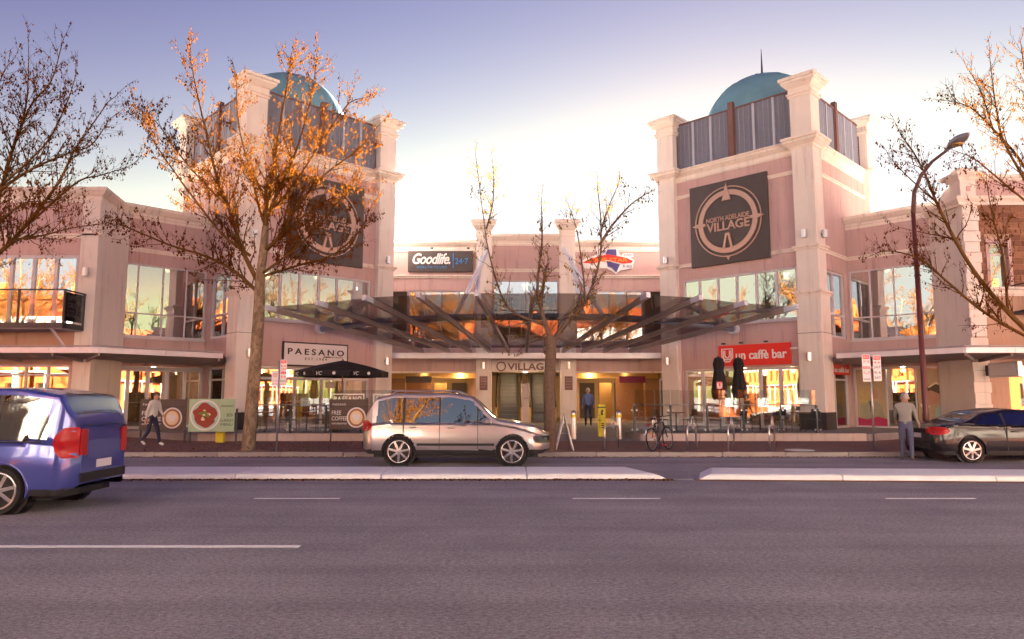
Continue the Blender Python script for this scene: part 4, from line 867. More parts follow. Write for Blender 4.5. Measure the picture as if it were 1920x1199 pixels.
def folded_umbrella(px, y, ptop, lab, badge_on):
    p = aty(px, ptop, y); zt = p.z; x = p.x; t = thing('folded_umbrella', (x, y, .38), lab, 'umbrella', 'folded black umbrellas on the right terrace')
    prof = [(.03, zt), (.16, zt - .06), (.20, zt - .25), (.17, zt - .5), (.22, zt - .9), (.27, zt - 1.3), (.24, zt - 1.55), (.20, zt - 1.62)]
    n = 32; vs = []
    for k, (r, z) in enumerate(prof):
        for j in range(n):
            a = 2 * math.pi * j / n; q = r * (1 + .20 * math.sin(8 * a + k * .25) * min(1, k / 2)); vs.append((x + q * math.cos(a), y + q * math.sin(a), z + .02 * math.sin(4 * a)))
    fs = [(k * n + j, k * n + (j + 1) % n, (k + 1) * n + (j + 1) % n, (k + 1) * n + j) for k in range(len(prof) - 1) for j in range(n)] + [tuple(range(n)), tuple(range((len(prof) - 1) * n, len(prof) * n))]
    MB().add(vs, fs).build('folded_cloth', 'blackcloth', t, True); MB().tube([(x, y, .38), (x, y, zt + .05)], .03, 8).build('pole', 'dark_metal', t); MB().lathe([(.3, .38), (.3, .46), (.06, .5)], (x, y, 0), 16).build('base', 'charcoal', t)
    MB().torus((x, y, zt - .52), (0, 0, 1), .185, .015, 20, 5).build('strap', 'black', t)
    if badge_on:
        F = Fr((x, y - .33), (1, 0), (0, -1)); MB().poly(F, [(-.20, zt - 1.22), (.02, zt - 1.22), (.02, zt - .95), (-.20, zt - .95)], 0, .006).build('badge_patch', 'red', t); badge(F, -.19, zt - 1.21, .22, .008, t)
        text_mb(F, 'Caffè', -.02, .16, zt - 1.42, zt - 1.30, .0, .006).build('lettering', 'white', t); text_mb(F, 'un caffè bar', -.14, .16, zt - 1.55, zt - 1.49, -.03, .006).build('lettering', 'white', t)
folded_umbrella(1347, 27.2, 670, 'folded black umbrella with red badges on the right terrace', True)
folded_umbrella(1384, 28.6, 671, 'plain folded black umbrella beside the red badged one', False)
# terrace tables and chairs behind the glass
def cafe_table(x, y, lab):
    t = thing('cafe_table', (x, y, .38), lab, 'table', 'terrace cafe tables'); MB().lathe([(.34, 1.09), (.35, 1.10), (.35, 1.125), (.34, 1.13)], (x, y, 0), 22).build('table_top', 'wood', t); MB().tube([(x, y, .4), (x, y, 1.1)], .03, 8).build('leg', 'dark_metal', t); MB().lathe([(.22, .38), (.2, .40), (.04, .42)], (x, y, 0), 16).build('base', 'dark_metal', t)
def cafe_chair(x, y, rz, lab):
    t = thing('cafe_chair', (0, 0, 0), lab, 'chair', 'terrace cafe chairs')
    MB().box(W, -.21, .21, -.21, .21, .44, .475).build('seat', 'charcoal', t, bevel=.015); MB().box(W, -.2, .2, .19, .215, .62, .86).build('backrest', 'charcoal', t, bevel=.012)
    for sx in (-1, 1): MB().tube([(sx * .19, -.19, 0), (sx * .19, -.18, .45)], .013, 6).build('leg', 'dark_metal', t); MB().tube([(sx * .19, .22, 0), (sx * .19, .19, .45), (sx * .19, .21, .86)], .013, 6).build('leg', 'dark_metal', t)
    t.location = (x, y, .378); t.rotation_euler = (0, 0, rz)
for k, (px, y) in enumerate(((500, 27.5), (575, 27.4), (1268, 27.3), (1425, 27.0), (1500, 27.2))):
    x = aty(px, 790, y).x; w = ['beside the pale trunk', 'in the middle of the left terrace', 'left of the folded umbrellas', 'right of the folded umbrellas', 'near the right tower corner pillar'][k]
    cafe_table(x, y, 'small round wooden cafe table ' + w)
    cafe_chair(x - .55, y + .1, R(80 + 12 * k), 'charcoal cafe chair left of the table ' + w); cafe_chair(x + .55, y + .15, R(-95 + 9 * k), 'charcoal cafe chair right of the table ' + w)
# wind screens behind the right balustrade (tinted)
# ================================================================ bike racks, bollards, pillar sign, A-board, manhole
rk = thing('bike_rack', (0, 0, 0), '', 'bike rack', 'bike racks along the kerb')
MB().tube([(0, 0, -.05), (0, 0, .60), (.02, .04, .68), (.08, .16, .72), (.16, .32, .72), (.30, .60, .71)], .026, 8).build('near_leg', 'steel', rk, True)
MB().tube([(.54, 1.1, -.05), (.54, 1.1, .60), (.52, 1.06, .68), (.46, .94, .72), (.38, .78, .72), (.30, .60, .71)], .026, 8).build('far_leg', 'steel', rk, True)
MB().torus((.34, .68, .80), (.9, -.45, 0), .17, .022, 26, 7).build('ring', 'steel', rk, True)
racks = [(2.63, 20.95, 'nearest the yellow parking pillar'), (3.81, 20.95, 'that the bicycle leans on'), (4.98, 20.95, 'just right of the bicycle'), (6.14, 20.95, 'in line with the folded umbrellas'), (7.31, 20.95, 'rightmost of the row')]
for k, (x, y, w) in enumerate(racks):
    o = rk if k == 0 else copy_tree(rk); o.location = (x * 1.03, y, .13); o.rotation_euler = (0, 0, R(rng.uniform(-4, 4))); o['label'] = 'steel hoop bike rack with ring, ' + w
bo = thing('bollard', (0, 0, 0), '', 'bollard', 'entrance bollards')
MB().lathe([(.105, -.05), (.105, .93), (.10, .98), (.075, 1.04), (.035, 1.075), (.005, 1.085)], (0, 0, 0), 24).build('post', 'steel', bo, True, auto=50); MB().lathe([(.108, .82), (.108, .93)], (0, 0, 0), 24).build('reflective_band', 'yellow', bo)
for k, (px, w) in enumerate(((1076, 'left'), (1161, 'right'))):
    o = bo if k == 0 else copy_tree(bo); p = aty(px, 823, 26.4); o.location = (p.x, 26.4, .13); o['label'] = 'silver bollard with yellow band, %s of the yellow pillar' % w
p = aty(1128, 800, 27.6); t = thing('parking_pillar', (p.x, 27.6, .18), 'tall yellow square pillar with black markings outside the entrance', 'sign pillar')
MB().box(W, p.x - .14, p.x + .14, 27.45, 27.7, .15, 1.42).build('body', 'yellow', t, bevel=.01); MB().box(W, p.x - .142, p.x + .142, 27.448, 27.702, 1.28, 1.33).build('band', 'black', t); MB().box(W, p.x - .22, p.x + .22, 27.38, 27.78, .13, .19).build('base', 'charcoal', t)
F = Fr((p.x, 27.45), (1, 0), (0, -1)); MB().poly(F, [(-.03, 1.0), (.06, 1.02), (.03, 1.1), (.07, 1.2), (-.01, 1.22), (-.04, 1.12)], 0, .004).build('walking_mark', 'black', t)
MB().box(F, -.142, -.05, 0, .004, .80, .83).build('mark', 'black', t)
for i in range(3): MB().box(F, -.02, .08, 0, .004, .66 - i * .07, .70 - i * .07).build('mark', 'black', t)
for x in (-.09,):
    for i in range(7): MB().box(F, x, x + .02, 0, .004, .5 + i * .08, .54 + i * .08).build('mark', 'black', t)
for pa, y, lab, hh in ((1059, 20.95, 'white folding A-board seen side on beside the tree trunk', 1.05),):
    pt = aty(pa, 800, y); t = thing('a_board', (pt.x, y, .13), lab, 'sandwich board')
    for sx in (-1, 1): MB().obox((pt.x + sx * .13, y + .35, .13 + hh / 2), ((sx * -.25, 0, 1), (0, 1, 0), (1, 0, sx * .25)), (hh / 2 + .02, .32, .014)).build('board', 'white', t)
    MB().box(W, pt.x - .1, pt.x + .1, y + .2, y + .5, .62, .635).build('brace', 'gal', t)
p = aty(1502, 846, 21.2); tag(MB().lathe([(.42, .131), (.42, .142), (.40, .145)], (p.x, 21.3, 0), 28).build('manhole_cover', 'manhole'), 'pale round access cover in the red paving near the kerb', 'manhole cover')
p = aty(985, 760, 34.5); t = thing('info_pylon', (p.x, 34.5, .36), 'slim pale stone information pylon in front of the escalators', 'sign pillar')
MB().box(W, p.x - .17, p.x + .17, 34.4, 34.55, .3, 2.35).build('slab', 'tile', t, bevel=.01); text_mb(Fr((p.x, 34.4), (1, 0), (0, -1)), 'VILLAGE', -.12, .12, 1.6, 1.68, 0, .004).build('lettering', 'charcoal', t)
# ================================================================ parking signs
def plate(F, u, z0, z1, w, blocks, t):
    o = MB().box(F, u - w / 2, u + w / 2, .035, .045, z0, z1).build('sign_plate', 'signwhite', t, bevel=.01)
    for (kind, za, zb, tx) in blocks:
        a, b2 = z0 + (z1 - z0) * za, z0 + (z1 - z0) * zb
        if kind == 'r':
            MB().box(F, u - w * .40, u + w * .40, .045, .048, a, b2).build('red_block', 'red', o)
            if tx: text_mb(F, tx, u - w * .30, u + w * .30, a + (b2 - a) * .25, b2 - (b2 - a) * .2, .048, .003).build('lettering', 'signwhite', o)
        elif kind == 'o': ring_mb(F, u, (a + b2) / 2, w * .24, w * .31, .045, .048, 22).build('red_ring', 'red', o); text_mb(F, tx, u - w * .1, u + w * .1, (a + b2) / 2 - w * .13, (a + b2) / 2 + w * .13, .045, .003).build('lettering', 'black', o)
        else: text_mb(F, tx, u - w * .38, u + w * .38, a, b2, .045, .003).build('lettering', 'red' if kind == 't' else 'charcoal', o)
def sign_post(px, y, ptop, lab): 
    b0 = aty(px, 848, y); ztop = aty(px, ptop, y).z; t = thing('parking_sign', (b0.x, y, .13), lab, 'street sign', 'parking sign posts'); MB().tube([(b0.x, y, .05), (b0.x, y, ztop)], .03, 8).build('post', 'gal', t, True); return t, Fr((b0.x, y), (1, 0), (0, -1)), y
t, F, y = sign_post(518, 20.95, 676, 'grey post with red and white bus zone plates beside the pale trunk')
zz = lambda py, y: aty(960, py, y).z
plate(F, .14, zz(724, y), zz(675, y), .20, [('r', .86, .97, 'NO'), ('t', .72, .8, 'BUS'), ('t', .6, .68, 'ZONE'), ('r', .46, .55, 'STOP'), ('t', .30, .4, '4-6'), ('k', .14, .22, 'MON-FRI'), ('t', .04, .09, 'AM PM')], t)
plate(F, -.10, zz(724, y), zz(696, y), .20, [('o', .5, .95, 'S'), ('t', .28, .36, '7-9'), ('t', .1, .18, 'AM')], t)
t, F, y = sign_post(1640, 20.95, 668, 'grey post with two tall red and white parking plates by the poster window')
plate(F, -.13, zz(716, y), zz(665, y), .24, [('r', .83, .97, 'BUS'), ('t', .68, .77, '7-9'), ('r', .47, .56, 'STOP'), ('t', .28, .4, '<-->'), ('k', .05, .12, 'MON-FRI')], t)
plate(F, .19, zz(715, y), zz(667, y), .24, [('r', .83, .97, 'NO'), ('t', .68, .77, '4-6'), ('k', .48, .60, '1/4 P'), ('k', .28, .38, '9-4'), ('k', .08, .18, 'SAT')], t)
MB().box(F, -.2, .26, .02, .035, zz(690, y), zz(690, y) + .03).build('cross_bar', 'gal', t)
# ================================================================ street lamp
y = 20.95; p0 = aty(1735, 760, y); t = thing('street_lamp', (p0.x, y, .13), 'tall dark red street lamp pole with curved arm and oval head', 'street lamp')
zc = aty(1712, 400, y).z; tip = aty(1757, 285, 19.0)
MB().tube([(p0.x, y, .1), (p0.x, y, 1.2), (p0.x, y, 1.25), (p0.x, y, zc)], [.105, .095, .08, .06], 14).build('pole', 'redbrown', t, True)
ht = tip.z + .1
MB().tube([(p0.x, y, zc), (p0.x, y - .12, zc + (ht - zc) * .45), (p0.x, y - .5, zc + (ht - zc) * .75), (p0.x, y - 1.1, zc + (ht - zc) * .93), (p0.x, y - 1.9, ht)], [.07, .06, .05, .045, .04], 10).build('curved_arm', 'postbrown', t, True)
o = MB(); k = 14
for i in range(9):
    a = i / 8; r = math.sin(math.pi * min(1, a * .93 + .05)) ** .8; cy = y - 1.85 - .95 * a; cz = ht + .02 + .10 * a
    for j in range(k): b2 = 2 * math.pi * j / k; o.v.append(Vector((p0.x + .19 * r * math.cos(b2), cy, cz + (.13 if math.sin(b2) > 0 else .10) * r * math.sin(b2))))
for i in range(8):
    for j in range(k): o.f.append((i * k + j, i * k + (j + 1) % k, (i + 1) * k + (j + 1) % k, (i + 1) * k + j))
o.f += [tuple(range(k)), tuple(range(8 * k, 9 * k))]; o.build('lamp_head', 'gal', t, True)
MB().lathe([(.15, -.01), (.13, -.05), (.05, -.08)], (p0.x, y - 2.3, ht + .01), 16).build('lens', 'brass', t, True)
# ================================================================ window posters in the right wing
def poster(F, u0, u1, lab, kind):
    t = thing('window_poster', F.p((u0 + u1) / 2, -.1, .4), lab, 'poster', 'posters in the right wing window'); n = -.035; w = u1 - u0
    MB().box(F, u0, u1, n - .004, n, .4, 2.9).build('backing', 'interior', t)
    P = lambda pts, q, mat, nm: MB().poly(F, [(u0 + a * w, b2) for a, b2 in pts], n + q, n + q + .002).build(nm, mat, t)
    if kind == 0:
        P([(.05, .6), (.12, 1.5), (.35, 1.65), (.62, 1.55), (.85, 1.3), (.95, .6)], .003, 'olive', 'coat'); P([(.06, 1.45), (.12, 1.95), (.35, 2.25), (.62, 2.2), (.72, 2.0), (.55, 1.9), (.45, 1.6), (.3, 1.4)], .006, 'blond', 'hair')
        P([(.48, 1.62), (.47, 1.85), (.55, 2.0), (.70, 1.98), (.76, 1.82), (.70, 1.66), (.58, 1.58)], .009, 'skin', 'face'); P([(.0, .4), (1, .4), (1, .75), (.7, .85), (.3, .72), (0, .8)], .012, 'pinkred', 'cushion'); P([(.42, 1.5), (.5, 1.55), (.56, 1.1), (.46, 1.05)], .010, 'charcoal', 'collar')
    else:
        P([(.45, .6), (.5, 1.2), (.72, 1.5), (1, 1.55), (1, .6)], .003, 'mint', 'jumper'); P([(.2, 1.9), (.3, 2.15), (.55, 2.3), (.8, 2.2), (.95, 1.85), (1, 1.55), (.8, 1.65), (.6, 1.85), (.4, 1.98)], .009, 'hair', 'hair')
        P([(.12, 1.5), (.10, 1.7), (.2, 1.9), (.4, 1.98), (.6, 1.85), (.66, 1.6), (.5, 1.4), (.3, 1.35)], .006, 'skin', 'face'); P([(.3, 2.12), (.55, 2.33), (.8, 2.23), (.96, 1.86), (.9, 1.84), (.76, 2.14), (.55, 2.24), (.35, 2.08)], .012, 'crema', 'headband')
        P([(.06, 1.42), (.3, 1.38), (.34, 1.28), (.2, 1.2), (.08, 1.3)], .012, 'white', 'cup'); P([(0, .4), (1, .4), (1, .62), (0, .7)], .012, 'pinkred', 'cushion')
poster(W1, .14, 1.33, 'window poster of a blond child in an olive coat', 0); poster(W1, 2.58, 3.85, 'window poster of a dark haired child sipping from a white cup', 1)
# ================================================================ buildings across the road (they show in the glass)
def opposite(xa, xb, h, y, lab, mat, seed):
    r = random.Random(seed); t = thing('terrace_building', ((xa + xb) / 2, y, .12), lab, 'building', 'buildings across the road'); F = Fr((xa, y), (1, 0), (0, 1)); Lb = xb - xa; holes = []; n = int(Lb / 2.6)
    for i in range(n):
        u = (i + .5) * Lb / n
        for z0, z1 in ((.9, 2.9), (4.6, 6.6)) + (((8.2, 9.8),) if h > 11 else ()): holes.append((round(u - .55, 3), round(u + .55, 3), z0, z1))
    MB().wall(F, 0, Lb, 4.2, h, -.4, 0, [q for q in holes if q[2] > 4]).build('upper_wall', mat, t); MB().wall(F, 0, Lb, .1, 4.2, -.4, .04, [q for q in holes if q[2] < 4]).build('ground_floor_wall', 'opp_stone', t)
    for hh in holes: MB().box(F, hh[0], hh[1], -.3, -.25, hh[2], hh[3]).build('pane', 'car_glass', t)
    for i in range(n): u = (i + .5) * Lb / n; MB().box(F, u - .7, u + .7, -.02, .10, 6.62, 6.85).build('window_hood', 'trim', t)
    MB().box(F, -.1, Lb + .1, -.45, .35, h, h + .3).build('cornice', 'trim', t); MB().poly(Fr((xa, y), (0, -1), (-1, 0)), [(-.3, h + .3), (10, h + .3), (5.0, h + 3.2)], -Lb, 0).build('tiled_roof', 'opp_tile', t)
    for k in range(3): u = Lb * (k + .5) / 3; MB().box(F, u - .4, u + .4, -3.2, -2.4, h + 1, h + 4.0).build('chimney', 'opp_stone', t)
    MB().box(F, 0, Lb, .0, 1.9, 3.75, 3.9).build('verandah_roof', 'gal', t)
    for i in range(n + 1): MB().tube([F.p(i * Lb / n, 1.8, .1), F.p(i * Lb / n, 1.8, 3.8)], .06, 6).build('verandah_post', 'trim', t)
    MB().box(F, 0, Lb, -10, -.42, .1, h - .2).build('roof_mass', 'interior_dark', t)
opposite(-50, -28, 8.0, -6.5, 'red brick building across the road mirrored in the balcony doors', 'opp_stone', 1)
opposite(-27.5, -15.5, 8.6, -6.5, 'pale sandstone building across the road mirrored in the left windows', 'sandstone', 5)
opposite(-15, 5.5, 7.8, -6.5, 'low sandstone terrace across the road mirrored in the entrance glass', 'sandstone', 2)
opposite(6, 22, 9.2, -6.5, 'tall sandstone building across the road mirrored in the tower glass', 'sandstone', 3)
opposite(22.6, 34, 8.2, -6.5, 'pale sandstone building across the road mirrored in the right windows', 'sandstone', 4)
opposite(34.5, 54, 8.4, -6.5, 'red brick building across the road mirrored at the right edge', 'opp_stone', 6)
opposite(54.6, 112, 8.6, -6.5, 'long row across the road far beyond the right edge', 'opp_stone', 8)
opposite(-112, -50.6, 8.6, -6.5, 'long row across the road far beyond the left edge', 'opp_stone', 9)
# ================================================================ plane trees, nearly bare
def limb_pts(pix, y0, y1):
    n = len(pix); return [aty(p[0], p[1], y0 + (y1 - y0) * (i / max(1, n - 1))) for i, p in enumerate(pix)]
def smooth(pts, rads, sub=4):
    out = []; ro = []; n = len(pts)
    for i in range(n - 1):
        p0, p1, p2, p3 = pts[max(i - 1, 0)], pts[i], pts[i + 1], pts[min(i + 2, n - 1)]
        for k in range(sub):
            t = k / sub
            out.append(.5 * ((2 * p1) + (p2 - p0) * t + (2 * p0 - 5 * p1 + 4 * p2 - p3) * t * t + (3 * p1 - p0 - 3 * p2 + p3) * t ** 3)); ro.append(rads[i] + (rads[i + 1] - rads[i]) * t)
    out.append(pts[-1]); ro.append(rads[-1]); return out, ro
class Tree:
    def __init__(s, seed): s.r = random.Random(seed); s.thick = MB(); s.twig = MB(); s.leaf = []; s.n = 0
    def wiggle(s, pts, a): return [p + Vector((s.r.uniform(-a, a), s.r.uniform(-a, a), s.r.uniform(-a, a))) if 0 < i < len(pts) - 1 else p for i, p in enumerate(pts)]
    def branch(s, p, d, L, r, level, dens, leafd, up):
        n = max(3, int(L / .22)); pts = [p]; d = d.normalized(); q = p
        for i in range(n):
            d = (d + Vector((s.r.gauss(0, .16), s.r.gauss(0, .16), s.r.gauss(0, .13) + up * .09))).normalized(); q = q + d * (L / n); pts.append(q)
        rads = [max(.0035, r * (1 - .82 * i / n)) for i in range(n + 1)]
        (s.twig if r < .022 else s.thick).tube(pts, rads, 3 if r < .010 else 4 if r < .022 else 5, False)
        if level > 0:
            k = max(2, int(L * dens)); 
            for j in range(k):
                f = s.r.uniform(.18, .98); i = min(n - 1, int(f * n)); base = pts[i].lerp(pts[i + 1], f * n - i) if i < n else pts[-1]
                dd = (pts[i + 1] - pts[i]).normalized(); ax = dd.orthogonal(); ax.rotate(Matrix.Rotation(s.r.uniform(0, 6.28), 3, dd)); nd = dd * s.r.uniform(.45, .95) + ax.normalized() * s.r.uniform(.5, .9) + Vector((0, 0, up * .22))
                s.branch(base, nd, L * s.r.uniform(.32, .6) * (1.1 - .5 * f), max(.0055, rads[i] * .55), level - 1, dens * 1.3, leafd, up)
        if level <= 1:
            for j in range(int(L * leafd + s.r.random())):
                f = s.r.random() ** .7; i = min(n - 1, int(f * n)); s.leaf.append(pts[i].lerp(pts[i + 1], s.r.random()) + Vector((s.r.uniform(-.03, .03), s.r.uniform(-.03, .03), -s.r.uniform(.0, .06))))
    def limb(s, pts, r0, r1, dens=3.0, L=1.6, level=2, leafd=4, up=1, start=.25, n=10, vis=True, wig=.05):
        rads = [r0 + (r1 - r0) * (i / (len(pts) - 1)) ** .8 for i in range(len(pts))]
        P, Rr = smooth(s.wiggle(pts, wig), rads, 5)
        s.thick.tube(P, Rr, 9 if r0 > .07 else 7 if r0 > .04 else 6, True)
        tot = sum((P[i + 1] - P[i]).length for i in range(len(P) - 1)); k = int(tot * dens)
        for j in range(k):
            f = start + (1 - start) * s.r.random(); i = min(len(P) - 2, int(f * (len(P) - 1))); dd = (P[i + 1] - P[i]).normalized()
            ax = dd.orthogonal(); ax.rotate(Matrix.Rotation(s.r.uniform(0, 6.28), 3, dd)); nd = dd * s.r.uniform(.5, 1.0) + ax.normalized() * s.r.uniform(.5, 1.0) + Vector((0, 0, up * .25))
            s.branch(P[i].copy(), nd, L * s.r.uniform(.55, 1.15) * (1.15 - .55 * f), max(.007, Rr[i] * .42), level - 1, 3.2, leafd, up)
        s.branch(P[-1].copy(), P[-1] - P[-2], L * .7, max(.006, r1), 1, 4, leafd, up)
    def build(s, name, loc, lab, trunk_mb, bark, leafmat_, lsize, lab2='tree', group='street plane trees', flag=None):
        t = thing(name, loc, lab, 'tree', group)
        if trunk_mb: trunk_mb.build('trunk', bark, t, True)
        s.thick.build('limbs', 'limb_bark' if bark == 'bark' else bark, t, True); o = s.twig.build('twigs', 'twig', t, True); o['kind'] = 'stuff'
        mb = MB(); vs = []; fs = []
        for p in s.leaf:
            a = s.r.uniform(0, 6.28); z = lsize * s.r.uniform(.6, 1.35); w = z * s.r.uniform(.45, .8); tilt = s.r.uniform(-.5, .5)
            u = Vector((math.cos(a), math.sin(a), tilt)).normalized(); d = Vector((s.r.uniform(-.5, .5), s.r.uniform(-.5, .5), -1)).normalized(); n2 = u.cross(d)
            k = len(vs); vs += [p, p + d * z * .5 + u * w * .5 + n2 * w * .15, p + d * z, p + d * z * .45 - u * w * .5 + n2 * w * .2]; fs += [(k, k + 1, k + 2), (k, k + 2, k + 3)]
        off = wloc(t); me = bpy.data.meshes.new('leaves'); me.from_pydata([tuple(v - off) for v in vs], [], fs); me.materials.append(M[leafmat_])
        o = bpy.data.objects.new('leaves', me); COL.objects.link(o); o.parent = t; o['kind'] = 'stuff'
        return t
def trunk(pix, y, rads):
    P, Rr = smooth([aty(a, b2, y) for a, b2 in pix], rads, 5); return MB().tube(P, Rr, 16)
# -- the golden tree in front of the left tower
Y1 = 20.95; T1 = Tree(11)
tk = trunk([(466, 858), (465, 845), (470, 790), (478, 690), (484, 610), (487, 555), (488, 520), (494, 470), (498, 425)], Y1, [.26, .205, .185, .175, .165, .16, .14, .12, .10])
for pix, dy, r0, r1, n in (
    ([(487, 552), (440, 512), (388, 482), (324, 462), (262, 436), (222, 420)], 1.6, .060, .016, 0), ([(487, 535), (452, 464), (426, 386), (407, 328), (384, 244), (370, 175), (357, 110)], -1.2, .075, .012, 0),
    ([(498, 425), (502, 375), (508, 328), (522, 244), (541, 150), (546, 105)], .4, .085, .012, 0), ([(494, 470), (525, 440), (557, 390), (606, 328), (660, 285), (694, 256)], -1.6, .065, .012, 0),
    ([(498, 425), (484, 390), (468, 328), (448, 235), (443, 150)], 2.0, .055, .011, 0), ([(500, 410), (524, 350), (553, 282), (580, 190), (592, 130)], -2.2, .055, .011, 0),
    ([(503, 400), (545, 350), (600, 270), (650, 200), (682, 185)], 1.9, .050, .011, 0), ([(488, 520), (560, 500), (620, 478), (668, 440), (690, 400)], 1.2, .045, .010, 0),
    ([(470, 480), (420, 440), (350, 360), (300, 280), (262, 225)], -2.0, .050, .010, 0), ([(426, 386), (380, 340), (330, 280), (290, 230), (250, 200)], 1.0, .040, .009, 0), ([(489, 515), (545, 470), (600, 420), (640, 370)], -2.6, .045, .010, 0), ([(492, 480), (545, 420), (600, 385), (645, 360), (675, 345)], .6, .042, .009, 0)):
    T1.limb(limb_pts(pix, Y1, Y1 + dy), r0, r1, 9.0, 1.35, 2, 11.0, .9, .10)
t1 = T1.build('plane_tree', (aty(466, 848, Y1).x, Y1, .13), 'tall pale trunked plane tree with golden lit crown before the left tower', tk, 'bark', 'leaf_dry', .085)
# -- the darker tree in front of the entrance
Y2 = 21.0; T2 = Tree(23)
tk = trunk([(1029, 862), (1030, 850), (1031, 780), (1030, 720), (1033, 660), (1030, 630)], Y2, [.22, .185, .17, .17, .16, .15])
for pix, dy, r0, r1 in (([(1030, 630), (1012, 580), (1010, 530), (1016, 450), (1015, 380)], -.6, .078, .014), ([(1033, 650), (1060, 610), (1098, 566), (1122, 490), (1128, 420), (1120, 350)], .6, .068, .012),
    ([(1022, 610), (965, 590), (940, 555), (918, 470), (905, 400), (893, 300)], .8, .05, .010), ([(1124, 460), (1150, 420), (1185, 385), (1210, 365)], -.4, .05, .010), ([(912, 430), (925, 380), (925, 320)], -.3, .03, .009),
    ([(1098, 566), (1090, 500), (1082, 430), (1070, 395)], -1.0, .035, .009), ([(1126, 440), (1135, 400), (1160, 345)], .9, .035, .008), ([(1012, 575), (1022, 520), (1024, 500)], 1.0, .05, .035)):
    T2.limb(limb_pts(pix, Y2, Y2 + dy), r0, r1, 7.5, .85, 2, 5.0, .5, .18, wig=.04)
for pix, dy in (([(1025, 600), (985, 605), (945, 612), (915, 600)], -1.2), ([(1045, 600), (1080, 590), (1120, 600), (1150, 590)], -1.0), ([(1030, 620), (1000, 640), (960, 650)], 1.0), ([(1035, 630), (1080, 640), (1120, 620)], 1.2)):
    T2.limb(limb_pts(pix, Y2, Y2 + dy), .028, .008, 2.6, .7, 2, 8.0, .1, .2, wig=.03)
t2 = T2.build('plane_tree', (aty(1030, 850, Y2).x, Y2, .13), 'dark slender plane tree with yellow green leaves in front of the entrance canopy', tk, 'bark_dark', 'leaf_green', .085)
# -- tree whose trunk stands left of the frame
Y3 = 20.95; T3 = Tree(31); bx = aty(-130, 848, Y3).x
tk = MB().tube(*smooth([Vector((bx, Y3, 0)), Vector((bx + .05, Y3, 1.5)), Vector((bx + .15, Y3, 3.4)), aty(-95, 560, Y3)], [.26, .19, .17, .14], 5), 16)
for pix, dy, r0, r1 in (([(-95, 560), (0, 478), (48, 422), (110, 341), (136, 282), (165, 245), (204, 190)], -.8, .075, .012), ([(-95, 560), (-40, 430), (0, 356), (18, 293), (40, 235), (62, 190), (92, 150), (116, 84)], .8, .085, .012),
    ([(0, 356), (60, 318), (125, 290), (170, 270), (205, 225)], 1.6, .05, .011), ([(60, 415), (140, 345), (190, 330), (240, 314)], 1.6, .04, .010), ([(40, 235), (48, 180), (54, 100)], -1.0, .035, .010), ([(-40, 430), (-40, 300), (-20, 200), (10, 130)], -1.6, .06, .011),
    ([(20, 450), (80, 440), (130, 430), (190, 420)], -1.5, .04, .010), ([(7, 345), (80, 270), (120, 200), (140, 150)], -1.9, .04, .009), ([(-90, 540), (-20, 440), (40, 380), (90, 380)], -2.4, .05, .012)):
    T3.limb(limb_pts(pix, Y3, Y3 + dy), r0, r1, 7.5, 1.3, 2, 8.0, .9, .10)
t3 = T3.build('plane_tree', (bx, Y3, .13), 'bare plane tree reaching in over the left edge and balcony', tk, 'bark', 'leaf_dry', .08)
# -- tree whose trunk stands right of the frame
Y4 = 20.95; T4 = Tree(47); bx = aty(2020, 848, Y4).x
tk = MB().tube(*smooth([Vector((bx, Y4, 0)), Vector((bx, Y4, 1.5)), Vector((bx - .05, Y4, 2.6)), aty(1990, 680, Y4)], [.26, .2, .17, .15], 5), 16)
for pix, dy, r0, r1 in (([(1990, 680), (1902, 597), (1838, 523), (1794, 449), (1757, 381), (1739, 338), (1711, 285), (1690, 255)], -.6, .085, .013), ([(1970, 655), (1856, 590), (1773, 532), (1733, 486), (1680, 475), (1650, 472)], -1.5, .055, .010),
    ([(1990, 680), (1975, 450), (1920, 318), (1864, 250), (1820, 205), (1780, 190)], .9, .07, .011), ([(1960, 400), (1885, 273), (1866, 203), (1857, 120)], -1.0, .05, .010), ([(1975, 450), (1940, 300), (1930, 180), (1915, 90)], 1.0, .06, .011), ([(1864, 250), (1838, 171), (1815, 130)], .9, .03, .008),
    ([(1794, 449), (1760, 440), (1700, 430)], 1.2, .035, .009), ([(1757, 381), (1700, 330), (1665, 290)], 1.4, .03, .008), ([(1890, 585), (1880, 480), (1860, 400), (1850, 340)], 1.6, .045, .010), ([(1950, 400), (1880, 340), (1830, 300), (1795, 285)], -1.5, .04, .009)):
    T4.limb(limb_pts(pix, Y4, Y4 + dy), r0, r1, 6.5, 1.15, 2, 7.0, .9, .15)
t4 = T4.build('plane_tree', (bx, Y4, .13), 'bare plane tree reaching in over the right edge behind the street lamp', tk, 'bark', 'leaf_dry', .08)
# tree pits
for k, (px, y, lab) in enumerate(((462, Y1, 'earth square at the foot of the pale trunk'), (1030, Y2, 'earth square at the foot of the entrance tree'))):
    c = aty(px, 848, y); vs = [Vector((c.x, y, .18))]
    for i in range(18): a = 2 * math.pi * i / 18; q = rng.uniform(.75, 1.0); vs.append(Vector((c.x + .95 * q * math.cos(a), y + .35 * q * math.sin(a), .133)))
    o = MB().add(vs, [(0, 1 + i, 1 + (i + 1) % 18) for i in range(18)]).build('tree_pit', 'dirt', None, True); structure(o)
# trees across the road, mirrored in the upper windows
for k, (x, rz, w) in enumerate(((-40, 2.9, 'balcony'), (-31, 5.1, 'far left balcony'), (-19, 1.2, 'left wing'), (-6.5, 3.9, 'centre'), (11.5, 2.2, 'right tower'), (24, .4, 'right wing'), (36, 4.4, 'heritage building'))):
    c = copy_tree(t1); c.location = (x, -2.8, .12); c.rotation_euler = (0, 0, rz); c.scale = (1.2,) * 3; c['label'] = 'bare plane tree across the road mirrored in the %s glass' % w; c['group'] = 'plane trees across the road'

